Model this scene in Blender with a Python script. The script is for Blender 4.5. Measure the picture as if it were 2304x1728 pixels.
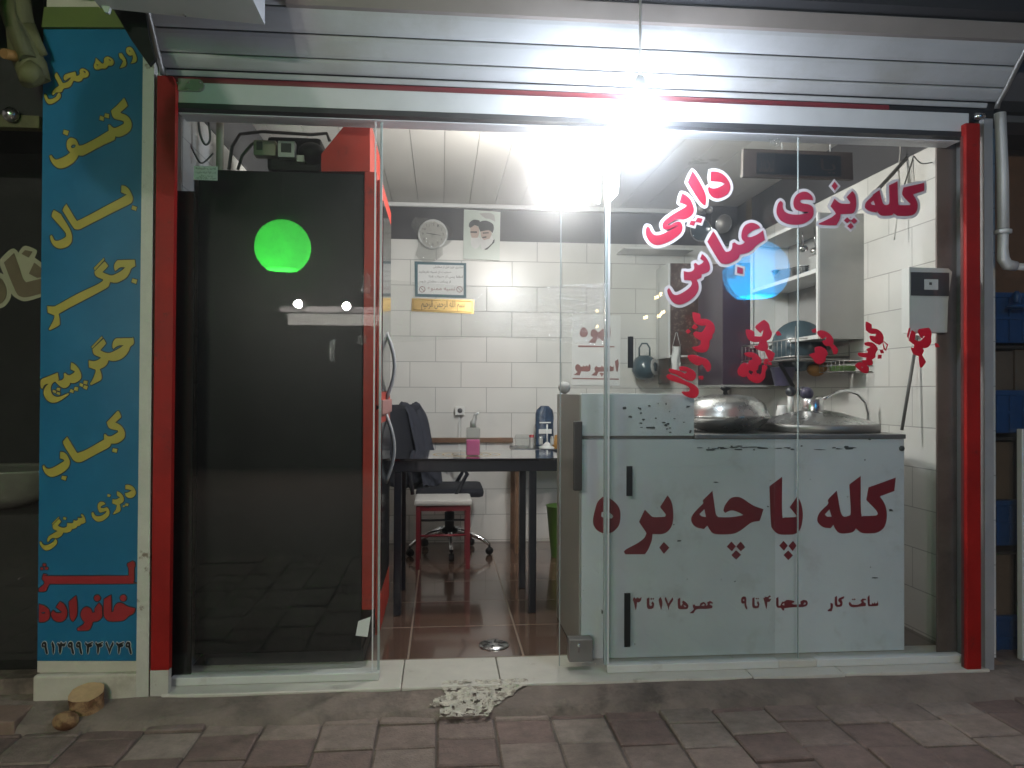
import bpy, bmesh, math, random, unicodedata
from mathutils import Vector, Matrix, noise
random.seed(7)
SC = bpy.context.scene
COL = SC.collection
for o in list(bpy.data.objects): bpy.data.objects.remove(o)

# ------------------------------------------------------------------ camera
FPX = 1731.0
CAM = Vector((1.054, -3.1373, 1.178)); YAW, PIT, ROL = 0.091874, 0.010452, 0.004059
_fw = Vector((math.sin(YAW)*math.cos(PIT), math.cos(YAW)*math.cos(PIT), math.sin(PIT)))
_rt = Vector((math.cos(YAW), -math.sin(YAW), 0)); _up = _rt.cross(_fw)
_r2 = _rt*math.cos(ROL) + _up*math.sin(ROL); _u2 = -_rt*math.sin(ROL) + _up*math.cos(ROL)
cd = bpy.data.cameras.new('camera'); cd.sensor_width = 36; cd.lens = 36*FPX/2304; cd.clip_end = 300; cd.clip_start = .05
co = bpy.data.objects.new('camera', cd); COL.objects.link(co)
co.matrix_world = Matrix(((_r2.x,_u2.x,-_fw.x,CAM.x),(_r2.y,_u2.y,-_fw.y,CAM.y),(_r2.z,_u2.z,-_fw.z,CAM.z),(0,0,0,1)))
SC.camera = co
# ------------------------------------------------------------------ world, exposure
w = bpy.data.worlds.new('World'); SC.world = w; w.use_nodes = True
_n = w.node_tree; _bg = _n.nodes['Background']
_bg.inputs[0].default_value = (1.0, .90, .84, 1); _bg.inputs[1].default_value = .22
SC.view_settings.view_transform = 'Standard'; SC.view_settings.look = 'None'
SC.view_settings.exposure = .44; SC.view_settings.gamma = 1
SC.cycles.use_denoising = True; SC.cycles.use_adaptive_sampling = True; SC.cycles.adaptive_threshold = .012
SC.cycles.max_bounces = 10; SC.cycles.transparent_max_bounces = 24; SC.cycles.sample_clamp_indirect = 6
SC.cycles.caustics_reflective = False; SC.cycles.caustics_refractive = False
HAZE = .023
BULB_IN, BULB_OUT, FLOOD = 195, 120, 220      # lit lamps: emission of the two bulbs, watts of the street floodlights

# ------------------------------------------------------------------ pixel <-> place
def ray(px, py): return _fw + _r2*((px-1152)/FPX) - _u2*((py-864)/FPX)
def W(px, py, y): d = ray(px, py); return CAM + d*((y-CAM.y)/d.y)
def WX(px, py, x): d = ray(px, py); return CAM + d*((x-CAM.x)/d.x)
def WZ(px, py, z): d = ray(px, py); return CAM + d*((z-CAM.z)/d.z)

# ------------------------------------------------------------------ materials
def mat(name, col, rough=.5, metal=0, var=.12, vscale=9, bump=0, bscale=60, spec=.5, coat=0, col2=None, mask=None, em=None):
    m = bpy.data.materials.new(name); m.use_nodes = True; t = m.node_tree; b = t.nodes['Principled BSDF']
    tc = t.nodes.new('ShaderNodeTexCoord'); n = t.nodes.new('ShaderNodeTexNoise'); n.inputs['Scale'].default_value = vscale
    n.inputs['Detail'].default_value = 7; n.inputs['Roughness'].default_value = .65
    t.links.new(tc.outputs['Object'], n.inputs['Vector'])
    mr = t.nodes.new('ShaderNodeMapRange'); t.links.new(n.outputs['Fac'], mr.inputs['Value'])
    mr.inputs['From Min'].default_value = .25; mr.inputs['From Max'].default_value = .75
    mr.inputs['To Min'].default_value = 1-var; mr.inputs['To Max'].default_value = 1+var
    mx = t.nodes.new('ShaderNodeVectorMath'); mx.operation = 'SCALE'; mx.inputs[0].default_value = col[:3]
    t.links.new(mr.outputs[0], mx.inputs['Scale']); out = mx.outputs[0]
    if col2:
        lo, hi, sc = mask or (.55, .7, 4)
        n2 = t.nodes.new('ShaderNodeTexNoise'); n2.inputs['Scale'].default_value = sc; n2.inputs['Detail'].default_value = 9; n2.inputs['Roughness'].default_value = .7
        t.links.new(tc.outputs['Object'], n2.inputs['Vector'])
        r2 = t.nodes.new('ShaderNodeMapRange'); r2.inputs['From Min'].default_value = lo; r2.inputs['From Max'].default_value = hi
        t.links.new(n2.outputs['Fac'], r2.inputs['Value'])
        mm = t.nodes.new('ShaderNodeMix'); mm.data_type = 'RGBA'; t.links.new(r2.outputs[0], mm.inputs[0])
        t.links.new(out, mm.inputs[6]); mm.inputs[7].default_value = (*col2, 1); out = mm.outputs[2]
    t.links.new(out, b.inputs['Base Color'])
    rr = t.nodes.new('ShaderNodeMapRange'); t.links.new(n.outputs['Fac'], rr.inputs['Value'])
    rr.inputs['To Min'].default_value = max(.02, rough*.75); rr.inputs['To Max'].default_value = min(1, rough*1.25)
    t.links.new(rr.outputs[0], b.inputs['Roughness'])
    b.inputs['Metallic'].default_value = metal; b.inputs['Specular IOR Level'].default_value = spec
    if coat: b.inputs['Coat Weight'].default_value = coat; b.inputs['Coat Roughness'].default_value = .08
    if bump:
        nb = t.nodes.new('ShaderNodeTexNoise'); nb.inputs['Scale'].default_value = bscale; nb.inputs['Detail'].default_value = 8
        t.links.new(tc.outputs['Object'], nb.inputs['Vector'])
        bp = t.nodes.new('ShaderNodeBump'); bp.inputs['Strength'].default_value = bump; bp.inputs['Distance'].default_value = .01
        t.links.new(nb.outputs['Fac'], bp.inputs['Height']); t.links.new(bp.outputs[0], b.inputs['Normal'])
    if em: b.inputs['Emission Color'].default_value = (*em[0], 1); b.inputs['Emission Strength'].default_value = em[1]
    return m

def tile_mat(name, axes, bw, bh, shift, offset, c1, c2, mortar, msize, rough, coat=0, bump=.15, wav=.02):
    m = bpy.data.materials.new(name); m.use_nodes = True; t = m.node_tree; b = t.nodes['Principled BSDF']
    tc = t.nodes.new('ShaderNodeNewGeometry'); sp = t.nodes.new('ShaderNodeSeparateXYZ'); t.links.new(tc.outputs['Position'], sp.inputs[0])
    cb = t.nodes.new('ShaderNodeCombineXYZ')
    t.links.new(sp.outputs[axes[0]], cb.inputs[0]); t.links.new(sp.outputs[axes[1]], cb.inputs[1])
    ad = t.nodes.new('ShaderNodeVectorMath'); ad.operation = 'SUBTRACT'; t.links.new(cb.outputs[0], ad.inputs[0]); ad.inputs[1].default_value = (shift[0], shift[1], 0)
    br = t.nodes.new('ShaderNodeTexBrick'); t.links.new(ad.outputs[0], br.inputs['Vector'])
    br.offset = offset; br.offset_frequency = 2; br.inputs['Scale'].default_value = 1
    br.inputs['Brick Width'].default_value = bw; br.inputs['Row Height'].default_value = bh
    br.inputs['Mortar Size'].default_value = msize; br.inputs['Mortar Smooth'].default_value = .3
    br.inputs['Color1'].default_value = (*c1, 1); br.inputs['Color2'].default_value = (*c2, 1); br.inputs['Mortar'].default_value = (*mortar, 1)
    n = t.nodes.new('ShaderNodeTexNoise'); n.inputs['Scale'].default_value = 3.5; n.inputs['Detail'].default_value = 8
    t.links.new(tc.outputs['Position'], n.inputs['Vector'])
    mr = t.nodes.new('ShaderNodeMapRange'); mr.inputs['To Min'].default_value = .84; mr.inputs['To Max'].default_value = 1.12; t.links.new(n.outputs['Fac'], mr.inputs['Value'])
    mx = t.nodes.new('ShaderNodeVectorMath'); mx.operation = 'SCALE'; t.links.new(br.outputs['Color'], mx.inputs[0]); t.links.new(mr.outputs[0], mx.inputs['Scale'])
    t.links.new(mx.outputs[0], b.inputs['Base Color'])
    r = t.nodes.new('ShaderNodeMapRange'); r.inputs['To Min'].default_value = rough; r.inputs['To Max'].default_value = .8; t.links.new(br.outputs['Fac'], r.inputs['Value'])
    t.links.new(r.outputs[0], b.inputs['Roughness'])
    inv = t.nodes.new('ShaderNodeMath'); inv.operation = 'MULTIPLY'; inv.inputs[1].default_value = -1; t.links.new(br.outputs['Fac'], inv.inputs[0])
    n3 = t.nodes.new('ShaderNodeTexNoise'); n3.inputs['Scale'].default_value = 4; t.links.new(tc.outputs['Position'], n3.inputs['Vector'])
    a2 = t.nodes.new('ShaderNodeMath'); a2.operation = 'MULTIPLY_ADD'; a2.inputs[1].default_value = wav*40; t.links.new(n3.outputs['Fac'], a2.inputs[0]); t.links.new(inv.outputs[0], a2.inputs[2])
    bp = t.nodes.new('ShaderNodeBump'); bp.inputs['Strength'].default_value = bump; bp.inputs['Distance'].default_value = .004
    t.links.new(a2.outputs[0], bp.inputs['Height']); t.links.new(bp.outputs[0], b.inputs['Normal'])
    if coat: b.inputs['Coat Weight'].default_value = coat; b.inputs['Coat Roughness'].default_value = .05
    return m

def glass_mat(name, f0, tint, rough=.0, bump=0, bscale=30, dirt=0.0):
    """clear sheet: passes light straight through, reflects by Schlick's law"""
    m = bpy.data.materials.new(name); m.use_nodes = True; t = m.node_tree
    for x in list(t.nodes):
        if x.type != 'OUTPUT_MATERIAL': t.nodes.remove(x)
    out = [x for x in t.nodes if x.type == 'OUTPUT_MATERIAL'][0]
    g = t.nodes.new('ShaderNodeNewGeometry')
    dp = t.nodes.new('ShaderNodeVectorMath'); dp.operation = 'DOT_PRODUCT'; t.links.new(g.outputs['Incoming'], dp.inputs[0]); t.links.new(g.outputs['Normal'], dp.inputs[1])
    ab = t.nodes.new('ShaderNodeMath'); ab.operation = 'ABSOLUTE'; t.links.new(dp.outputs['Value'], ab.inputs[0])
    om = t.nodes.new('ShaderNodeMath'); om.operation = 'SUBTRACT'; om.inputs[0].default_value = 1; om.use_clamp = True; t.links.new(ab.outputs[0], om.inputs[1])
    pw = t.nodes.new('ShaderNodeMath'); pw.operation = 'POWER'; pw.inputs[1].default_value = 5; t.links.new(om.outputs[0], pw.inputs[0])
    fr = t.nodes.new('ShaderNodeMath'); fr.operation = 'MULTIPLY_ADD'; fr.inputs[1].default_value = 1-f0; fr.inputs[2].default_value = f0; t.links.new(pw.outputs[0], fr.inputs[0])
    tr = t.nodes.new('ShaderNodeBsdfTransparent'); tr.inputs[0].default_value = (*tint, 1)
    gl = t.nodes.new('ShaderNodeBsdfGlossy'); gl.inputs['Roughness'].default_value = rough
    mx = t.nodes.new('ShaderNodeMixShader'); t.links.new(fr.outputs[0], mx.inputs[0]); t.links.new(tr.outputs[0], mx.inputs[1]); t.links.new(gl.outputs[0], mx.inputs[2])
    last = mx.outputs[0]
    if bump:
        tc = t.nodes.new('ShaderNodeTexCoord'); mp = t.nodes.new('ShaderNodeMapping'); mp.inputs['Scale'].default_value = (1, 1, 3.5); t.links.new(tc.outputs['Object'], mp.inputs[0])
        nb = t.nodes.new('ShaderNodeTexNoise'); nb.inputs['Scale'].default_value = bscale; nb.inputs['Detail'].default_value = 5; t.links.new(mp.outputs[0], nb.inputs['Vector'])
        bp = t.nodes.new('ShaderNodeBump'); bp.inputs['Strength'].default_value = bump; bp.inputs['Distance'].default_value = .02
        t.links.new(nb.outputs['Fac'], bp.inputs['Height']); t.links.new(bp.outputs[0], gl.inputs['Normal'])
    if dirt:
        df = t.nodes.new('ShaderNodeBsdfDiffuse'); df.inputs[0].default_value = (.7, .7, .68, 1)
        tc2 = t.nodes.new('ShaderNodeTexCoord'); nd = t.nodes.new('ShaderNodeTexNoise'); nd.inputs['Scale'].default_value = 3; nd.inputs['Detail'].default_value = 9; t.links.new(tc2.outputs['Object'], nd.inputs['Vector'])
        mrd = t.nodes.new('ShaderNodeMapRange'); mrd.inputs['From Min'].default_value = .35; mrd.inputs['From Max'].default_value = .75; mrd.inputs['To Max'].default_value = dirt; t.links.new(nd.outputs['Fac'], mrd.inputs['Value'])
        m2 = t.nodes.new('ShaderNodeMixShader'); t.links.new(mrd.outputs[0], m2.inputs[0]); t.links.new(last, m2.inputs[1]); t.links.new(df.outputs[0], m2.inputs[2]); last = m2.outputs[0]
    t.links.new(last, out.inputs['Surface'])
    return m

def emit_mat(name, col, s):
    m = bpy.data.materials.new(name); m.use_nodes = True; b = m.node_tree.nodes['Principled BSDF']
    b.inputs['Base Color'].default_value = (.8, .8, .8, 1); b.inputs['Emission Color'].default_value = (*col, 1); b.inputs['Emission Strength'].default_value = s
    return m

M = {}
M['red'] = mat('red paint', (.30, .008, .006), .5, var=.3, vscale=5, bump=.1, bscale=25, spec=.22, col2=(.09, .018, .014), mask=(.60, .70, 9))
M['darkred'] = mat('dark red paint', (.09, .012, .012), .4)
M['white'] = mat('white paint', (.62, .62, .60), .45, var=.08, col2=(.38, .34, .28), mask=(.62, .8, 6))
M['chalk'] = mat('chipped white paint', (.55, .53, .48), .6, var=.12, col2=(.20, .15, .11), mask=(.60, .66, 7), bump=.2)
M['alu'] = mat('grey shutter metal', (.42, .42, .43), .7, var=.10, vscale=3, col2=(.34, .325, .30), mask=(.5, .8, 2.5), spec=.12)
M['alu2'] = mat('pale aluminium', (.62, .62, .63), .45, var=.08, vscale=5)
M['darkgap'] = mat('dark rubber', (.02, .021, .024), .6)
M['fascia'] = mat('brown grey fascia', (.22, .19, .17), .6, var=.15, vscale=3)
M['fascia2'] = mat('dusty soffit', (.12, .115, .12), .7, var=.2, vscale=3)
M['black'] = mat('black plastic', (.006, .006, .007), .5, spec=.25)
M['blackmetal'] = mat('black painted steel', (.014, .017, .026), .3, coat=.3)
M['steel'] = mat('brushed steel', (.55, .56, .56), .28, metal=1, var=.1, vscale=14)
M['chrome'] = mat('chrome', (.75, .76, .77), .1, metal=1, var=.03)
M['dullsteel'] = mat('dull steel', (.30, .29, .28), .45, metal=.8, var=.15)
M['walltile'] = tile_mat('white wall tile', (0, 2), .4, .2, (.21, .013), .5, (.70, .69, .66), (.66, .66, .63), (.30, .30, .29), .0028, .27, coat=0, wav=.05)
M['sidetile'] = tile_mat('white side tile', (1, 2), .4, .2, (.11, .013), .5, (.70, .69, .66), (.66, .66, .63), (.30, .30, .29), .0028, .27, coat=0, wav=.05)
M['floortile'] = tile_mat('brown floor tile', (0, 1), .512, .46, (.915, .75), 0, (.115, .066, .046), (.13, .078, .056), (.24, .19, .15), .005, .14, coat=.5, wav=.03)
M['band'] = mat('dark grey paint', (.055, .055, .06), .5, var=.1)
M['cream'] = mat('cream plaster', (.55, .51, .44), .7, var=.12, bump=.1, col2=(.36, .31, .25), mask=(.55, .75, 5))
M['wallshade'] = mat('painted wall shade', (.010, .009, .009), .7, var=.4, vscale=4, spec=.1)
M['trackwhite'] = mat('white track', (.80, .81, .83), .5, var=.06)
M['reflexion'] = mat('dull basin', (.26, .26, .22), .5, var=.25)
M['greytrim'] = mat('grey trim', (.30, .30, .315), .5, var=.15, vscale=6)
M['jamb'] = mat('grey brown jamb', (.15, .125, .115), .55, var=.15, vscale=2, col2=(.06, .045, .04), mask=(.5, .7, 2))
M['ceil'] = mat('white ceiling panel', (.60, .585, .55), .3, var=.05, vscale=2)
M['seam'] = mat('ceiling seam', (.25, .24, .22), .6)
M['marble'] = mat('cream marble', (.56, .53, .47), .35, var=.10, vscale=12, col2=(.34, .29, .23), mask=(.60, .74, 9), bump=.05)
M['concrete'] = mat('rough concrete', (.19, .148, .125), .85, var=.4, vscale=7, bump=.8, bscale=35, col2=(.095, .073, .062), mask=(.52, .66, 4))
M['plaster'] = mat('flaking plaster', (.50, .46, .39), .85, var=.45, vscale=30, bump=1, bscale=45, col2=(.25, .21, .17), mask=(.52, .62, 26))
M['signblue'] = mat('blue vinyl', (.006, .14, .285), .3, var=.2, vscale=2.5, coat=.2, bump=.25, bscale=4)
M['yellow'] = mat('yellow vinyl', (.42, .34, .055), .35, var=.08)
M['ink'] = mat('black ink', (.008, .010, .012), .4)
M['signred'] = mat('red vinyl', (.33, .02, .025), .35, var=.1)
M['palegrey'] = mat('pale grey vinyl', (.50, .50, .50), .4)
M['letter'] = mat('crimson vinyl', (.40, .012, .045), .3, var=.1)
M['letter2'] = mat('bright red vinyl', (.62, .010, .03), .3, var=.1)
M['letterwhite'] = mat('white vinyl edge', (.66, .62, .64), .35)
M['maroon'] = mat('maroon paint', (.20, .012, .022), .45, var=.14)
M['fridge'] = mat('black fridge panel', (.009, .010, .010), .42, var=.5, vscale=2.5, spec=.09, col2=(.018, .018, .017), mask=(.52, .75, 5))
M['fridgered'] = mat('fridge red', (.33, .026, .014), .5, var=.2, spec=.2, col2=(.10, .02, .016), mask=(.58, .72, 8))
M['counter'] = mat('pale blue grey enamel', (.67, .715, .745), .35, var=.09, vscale=3, coat=.15, col2=(.42, .42, .40), mask=(.56, .85, 5))
M['chip'] = mat('bare chipped steel', (.05, .06, .062), .6, var=.3)
M['bag'] = mat('blue foil bag', (.03, .055, .10), .25, var=.5, vscale=30, bump=.3)
M['navy'] = mat('navy cloth', (.008, .010, .017), .85, var=.3, bump=.3, bscale=300)
M['slate'] = mat('slate blue cloth', (.030, .034, .050), .85, var=.25, bump=.3, bscale=200)
M['seatwhite'] = mat('white vinyl seat', (.55, .54, .52), .4, bump=.1, bscale=20)
M['stoolred'] = mat('red stool frame', (.16, .012, .02), .35)
M['wood'] = mat('brown wood', (.16, .085, .045), .5, var=.3, vscale=14)
M['woodpale'] = mat('pale sawn wood', (.50, .32, .17), .8, var=.2, vscale=22, bump=.35, bscale=50)
M['bark'] = mat('brown bark', (.34, .20, .10), .85, var=.4, vscale=16, bump=.8, bscale=40, col2=(.12, .05, .018), mask=(.46, .54, 9))
M['plaque'] = mat('dark wooden plaque', (.050, .032, .024), .5, var=.35, vscale=10)
M['gold'] = mat('gold plate', (.62, .42, .16), .3, metal=.7, var=.12, vscale=5)
M['paper'] = mat('white paper', (.72, .73, .72), .6, var=.05)
M['palegreen'] = mat('pale green print', (.50, .56, .51), .3, var=.08, coat=.3)
M['teal'] = mat('teal border', (.05, .12, .15), .5, var=.5, vscale=120)
M['text'] = mat('dark print', (.08, .075, .07), .6)
M['textbrown'] = mat('faded red print', (.28, .13, .12), .6)
M['skin'] = mat('printed skin', (.42, .33, .28), .5)
M['beard'] = mat('printed white beard', (.60, .61, .60), .5)
M['turban'] = mat('printed dark cloth', (.03, .033, .035), .5)
M['clockface'] = mat('clock face', (.58, .57, .53), .4)
M['pink'] = mat('pink liquid', (.85, .17, .42), .2, var=.05, em=None)
M['green'] = mat('green plastic', (.06, .13, .02), .4)
M['purple'] = mat('plum cabinet', (.055, .035, .055), .3, var=.12, vscale=3)
M['speckle'] = mat('speckled brown laminate', (.075, .045, .038), .35, var=.2, vscale=6, col2=(.22, .16, .13), mask=(.54, .60, 38))
M['cabwhite'] = mat('white laminate', (.66, .67, .66), .4, var=.05)
M['cabgrey'] = mat('grey laminate', (.36, .36, .35), .45, var=.07)
M['teabowl'] = mat('blue enamel', (.05, .085, .105), .2, coat=.5)
M['pot'] = mat('violet plastic', (.065, .06, .11), .45)
M['orange'] = mat('mustard cloth', (.32, .16, .03), .7)
M['bluebox'] = mat('blue plastic crate', (.008, .055, .17), .45, var=.2)
M['carton'] = mat('brown carton', (.11, .085, .06), .7, var=.2)
M['pvc'] = mat('white pvc', (.55, .54, .53), .4, var=.06, col2=(.35, .24, .2), mask=(.6, .8, 5))
M['tarp'] = mat('olive tarpaulin', (.115, .11, .045), .7, var=.35, vscale=7, bump=.5, bscale=18)
M['canvas'] = mat('lime canvas', (.10, .14, .025), .7, var=.2, vscale=5)
M['ochre'] = mat('ochre timber', (.26, .13, .04), .7, var=.2)
M['nightglass'] = mat('dark shop window', (.008, .009, .008), .12, var=.2)
M['lettercream'] = mat('cream vinyl', (.30, .29, .19), .5, var=.1)
M['letterolive'] = mat('olive brown vinyl', (.10, .072, .03), .5, var=.25, vscale=12)
M['cable'] = mat('grey cable', (.10, .10, .095), .5)
M['cablewhite'] = mat('white cable', (.5, .49, .46), .5)
M['meter'] = mat('meter box', (.64, .65, .63), .4, var=.05)
M['slab'] = mat('pinkish concrete slab', (.23, .15, .12), .85, var=.2, bump=.4)
M['plastictan'] = mat('beige plastic', (.42, .38, .29), .45)
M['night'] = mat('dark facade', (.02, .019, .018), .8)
M['glass'] = glass_mat('clear glass', .036, (.98, .988, .984), dirt=.004)
M['glassedge'] = mat('glass edge', (.34, .40, .40), .2, coat=.6)
M['film'] = glass_mat('clear plastic film', .06, (.96, .965, .96), rough=.10, bump=.8, bscale=18, dirt=.09)
M['wrapthick'] = glass_mat('cloudy plastic', .16, (.85, .86, .85), rough=.12, bump=1, bscale=45, dirt=.22)
M['sidegrey'] = mat('bare grey steel side', (.36, .355, .33), .45, var=.12, vscale=4)
M['handle'] = mat('dark handle metal', (.055, .052, .05), .4, metal=.3)
M['wrap'] = glass_mat('crumpled plastic', .09, (.93, .94, .93), rough=.12, bump=1, bscale=55, dirt=.16)
M['bottle'] = glass_mat('clear bottle', .10, (.86, .88, .87), rough=.05, dirt=.12)
M['bulb'] = emit_mat('lit bulb', (1.0, .98, .93), BULB_IN)
M['bulbout'] = emit_mat('lit outdoor bulb', (.78, .87, 1.0), BULB_OUT)
M['greenglobe'] = emit_mat('lit green globe', (.055, 1.0, .075), 9.6)
M['blueglobe'] = emit_mat('lit blue globe', (.0, .42, 1.0), 7.2)
def globe_glow(m, s0, zc, r):
    t = m.node_tree; b = t.nodes['Principled BSDF']; g = t.nodes.new('ShaderNodeNewGeometry'); sp = t.nodes.new('ShaderNodeSeparateXYZ'); t.links.new(g.outputs['Position'], sp.inputs[0])
    mr = t.nodes.new('ShaderNodeMapRange'); mr.inputs['From Min'].default_value = zc-r; mr.inputs['From Max'].default_value = zc+r; mr.inputs['To Min'].default_value = s0*1.3; mr.inputs['To Max'].default_value = s0*.62; t.links.new(sp.outputs['Z'], mr.inputs['Value'])
    n = t.nodes.new('ShaderNodeTexNoise'); n.inputs['Scale'].default_value = 5; t.links.new(g.outputs['Position'], n.inputs['Vector'])
    m2 = t.nodes.new('ShaderNodeMath'); m2.operation = 'MULTIPLY_ADD'; m2.inputs[1].default_value = .8; m2.inputs[2].default_value = .6; t.links.new(n.outputs['Fac'], m2.inputs[0])
    m3 = t.nodes.new('ShaderNodeMath'); m3.operation = 'MULTIPLY'; t.links.new(mr.outputs[0], m3.inputs[0]); t.links.new(m2.outputs[0], m3.inputs[1]); t.links.new(m3.outputs[0], b.inputs['Emission Strength'])
M['warm'] = emit_mat('lit warm bulb', (1.0, .72, .35), 40)
M['flood'] = emit_mat('lit floodlight', (1.0, .97, .92), 260)

# ------------------------------------------------------------------ mesh builder
class MB:
    def __init__(s): s.v = []; s.f = []; s.sm = []
    def add(s, vs, fs, smooth=False):
        b = len(s.v); s.v += [Vector(v) for v in vs]; s.f += [tuple(b+i for i in f) for f in fs]; s.sm += [smooth]*len(fs); return s
    def box(s, a, b, bev=0):
        x0, y0, z0 = [min(a[i], b[i]) for i in range(3)]; x1, y1, z1 = [max(a[i], b[i]) for i in range(3)]
        if bev <= 0:
            return s.add([(x0,y0,z0),(x1,y0,z0),(x1,y1,z0),(x0,y1,z0),(x0,y0,z1),(x1,y0,z1),(x1,y1,z1),(x0,y1,z1)],
                         [(0,3,2,1),(4,5,6,7),(0,1,5,4),(1,2,6,5),(2,3,7,6),(3,0,4,7)])
        bev = min(bev, (x1-x0)*.45, (y1-y0)*.45, (z1-z0)*.45)
        bm = bmesh.new(); bmesh.ops.create_cube(bm, size=1)
        for v in bm.verts: v.co = Vector(((x0+x1)/2+v.co.x*(x1-x0), (y0+y1)/2+v.co.y*(y1-y0), (z0+z1)/2+v.co.z*(z1-z0)))
        bmesh.ops.bevel(bm, geom=bm.edges[:], offset=bev, segments=2, affect='EDGES', profile=.6)
        bm.verts.index_update(); s.add([v.co.copy() for v in bm.verts], [[v.index for v in f.verts] for f in bm.faces], False); bm.free(); return s
    def obox(s, c, size, rot=None, bev=0):
        t = MB().box((-size[0]/2,-size[1]/2,-size[2]/2), (size[0]/2,size[1]/2,size[2]/2), bev)
        R = rot or Matrix.Identity(3); return s.add([Vector(c)+R@v for v in t.v], t.f)
    def prism(s, pts, ax, a, b):
        n = len(pts)
        def P(p, t): q = list(p); q.insert(ax, t); return q
        vs = [P(p, a) for p in pts]+[P(p, b) for p in pts]
        return s.add(vs, [tuple(range(n))[::-1], tuple(range(n, 2*n))]+[(i, (i+1) % n, n+(i+1) % n, n+i) for i in range(n)])
    def tube(s, pts, r, seg=8, cyc=False):
        pts = [Vector(p) for p in pts]; n = len(pts); rr = r if isinstance(r, (list, tuple)) else [r]*n
        vs = []; up = Vector((0, 0, 1)); prev = None
        for i, p in enumerate(pts):
            a = pts[(i-1) % n] if (i or cyc) else p; c = pts[(i+1) % n] if (i < n-1 or cyc) else p
            d = (c-a).normalized()
            if prev is None: u = d.cross(up if abs(d.z) < .9 else Vector((0, 1, 0))).normalized()
            else: u = (prev-d*prev.dot(d)).normalized()
            prev = u; v2 = d.cross(u)
            for k in range(seg): t = 2*math.pi*k/seg; vs.append(p+(u*math.cos(t)+v2*math.sin(t))*rr[i])
        fs = []
        for i in range(n if cyc else n-1):
            j = (i+1) % n
            for k in range(seg): k2 = (k+1) % seg; fs.append((i*seg+k, i*seg+k2, j*seg+k2, j*seg+k))
        s.add(vs, fs, True)
        if not cyc:
            b = len(s.v)-len(vs)
            s.f += [tuple(b+k for k in range(seg))[::-1], tuple(b+(n-1)*seg+k for k in range(seg))]; s.sm += [False, False]
        return s
    def lathe(s, prof, c, seg=24, axis=(0, 0, 1), sy=1):
        ax = Vector(axis).normalized(); u = ax.cross(Vector((0, 1, 0)) if abs(ax.y) < .9 else Vector((1, 0, 0))).normalized(); v2 = ax.cross(u); c = Vector(c)
        vs = []; n = len(prof)
        for r, h in prof:
            for k in range(seg): t = 2*math.pi*k/seg; vs.append(c+ax*h+(u*math.cos(t)+v2*math.sin(t)*sy)*max(r, 1e-5))
        fs = [(i*seg+k, i*seg+(k+1) % seg, (i+1)*seg+(k+1) % seg, (i+1)*seg+k) for i in range(n-1) for k in range(seg)]
        return s.add(vs, fs, True)
    def ball(s, c, r, sx=1, sy=1, sz=1, seg=20):
        pr = [(r*math.sin(math.pi*i/12), -r*math.cos(math.pi*i/12)) for i in range(13)]
        t = MB().lathe(pr, (0, 0, 0), seg); return s.add([Vector(c)+Vector((v.x*sx, v.y*sy, v.z*sz)) for v in t.v], t.f, True)
    def mesh(s, name, material, off=Vector((0, 0, 0)), fix=True):
        me = bpy.data.meshes.new(name); me.from_pydata([v-off for v in s.v], [], s.f); me.update()
        for p, q in zip(me.polygons, s.sm): p.use_smooth = q
        if fix:
            bm = bmesh.new(); bm.from_mesh(me); bmesh.ops.recalc_face_normals(bm, faces=bm.faces); bm.to_mesh(me); bm.free()
        for m in (material if isinstance(material, (list, tuple)) else [material]): me.materials.append(m)
        return me

ROOT = {}
def obj(name, mb, material, parent=None, label=None, cat=None, group=None, kind=None, fix=True):
    off = Vector((0, 0, 0)); p = parent
    while p is not None: off = off+Vector(p.location); p = p.parent
    base = Vector((0, 0, 0))
    if parent is None and mb.v:
        lo = [min(v[i] for v in mb.v) for i in range(3)]; hi = [max(v[i] for v in mb.v) for i in range(3)]
        base = Vector(((lo[0]+hi[0])/2, (lo[1]+hi[1])/2, lo[2]))
    o = bpy.data.objects.new(name, mb.mesh(name, material, off+base, fix)); o.location = base; COL.objects.link(o); o.parent = parent
    tag(o, label, cat, group, kind); return o
def tag(o, label=None, cat=None, group=None, kind=None):
    if label: o['label'] = label
    if cat: o['category'] = cat
    if group: o['group'] = group
    if kind: o['kind'] = kind
def thing(name, loc, label, cat, group=None):
    o = bpy.data.objects.new(name, None); o.empty_display_size = .1; o.location = loc; COL.objects.link(o); tag(o, label, cat, group); return o
def rectbox(px0, py0, px1, py1, y0, y1, bev=0, mb=None):
    a = W(px0, py0, y0); b = W(px1, py1, y0); mb = mb or MB()
    return mb.box((a.x, y0, a.z), (b.x, y1, b.z), bev)

# ------------------------------------------------------------------ lettering
def parse(sx): return [[tuple(float(c) for c in q.split(',')) for q in part.split()] for part in sx.split('|') if part.strip()]
def smooth(pts, sub=3):
    n = len(pts); out = []
    def corner(i):
        a = Vector(pts[i-1]); b = Vector(pts[i]); c = Vector(pts[(i+1) % n]); u = b-a; v = c-b
        if u.length < 1e-6 or v.length < 1e-6: return True
        return u.angle(v) > math.radians(52)
    if n <= 5: return pts
    cr = [corner(i) for i in range(n)]
    for i in range(n):
        p0, p1, p2, p3 = [Vector(pts[(i+k) % n]) for k in (-1, 0, 1, 2)]
        if cr[i]: p0 = p1-(p2-p1)*.5
        if cr[(i+1) % n]: p3 = p2+(p2-p1)*.5
        for k in range(sub):
            t = k/sub
            out.append(tuple(.5*((2*p1)+(p2-p0)*t+(2*p0-5*p1+4*p2-p3)*t*t+(3*p1-p0-3*p2+p3)*t**3)))
    return out
def contours(region, data):
    x0, y0, s = region
    return [[(x0+x*s, y0+y*s) for x, y in smooth(c)] for c in parse(data)]
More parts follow.
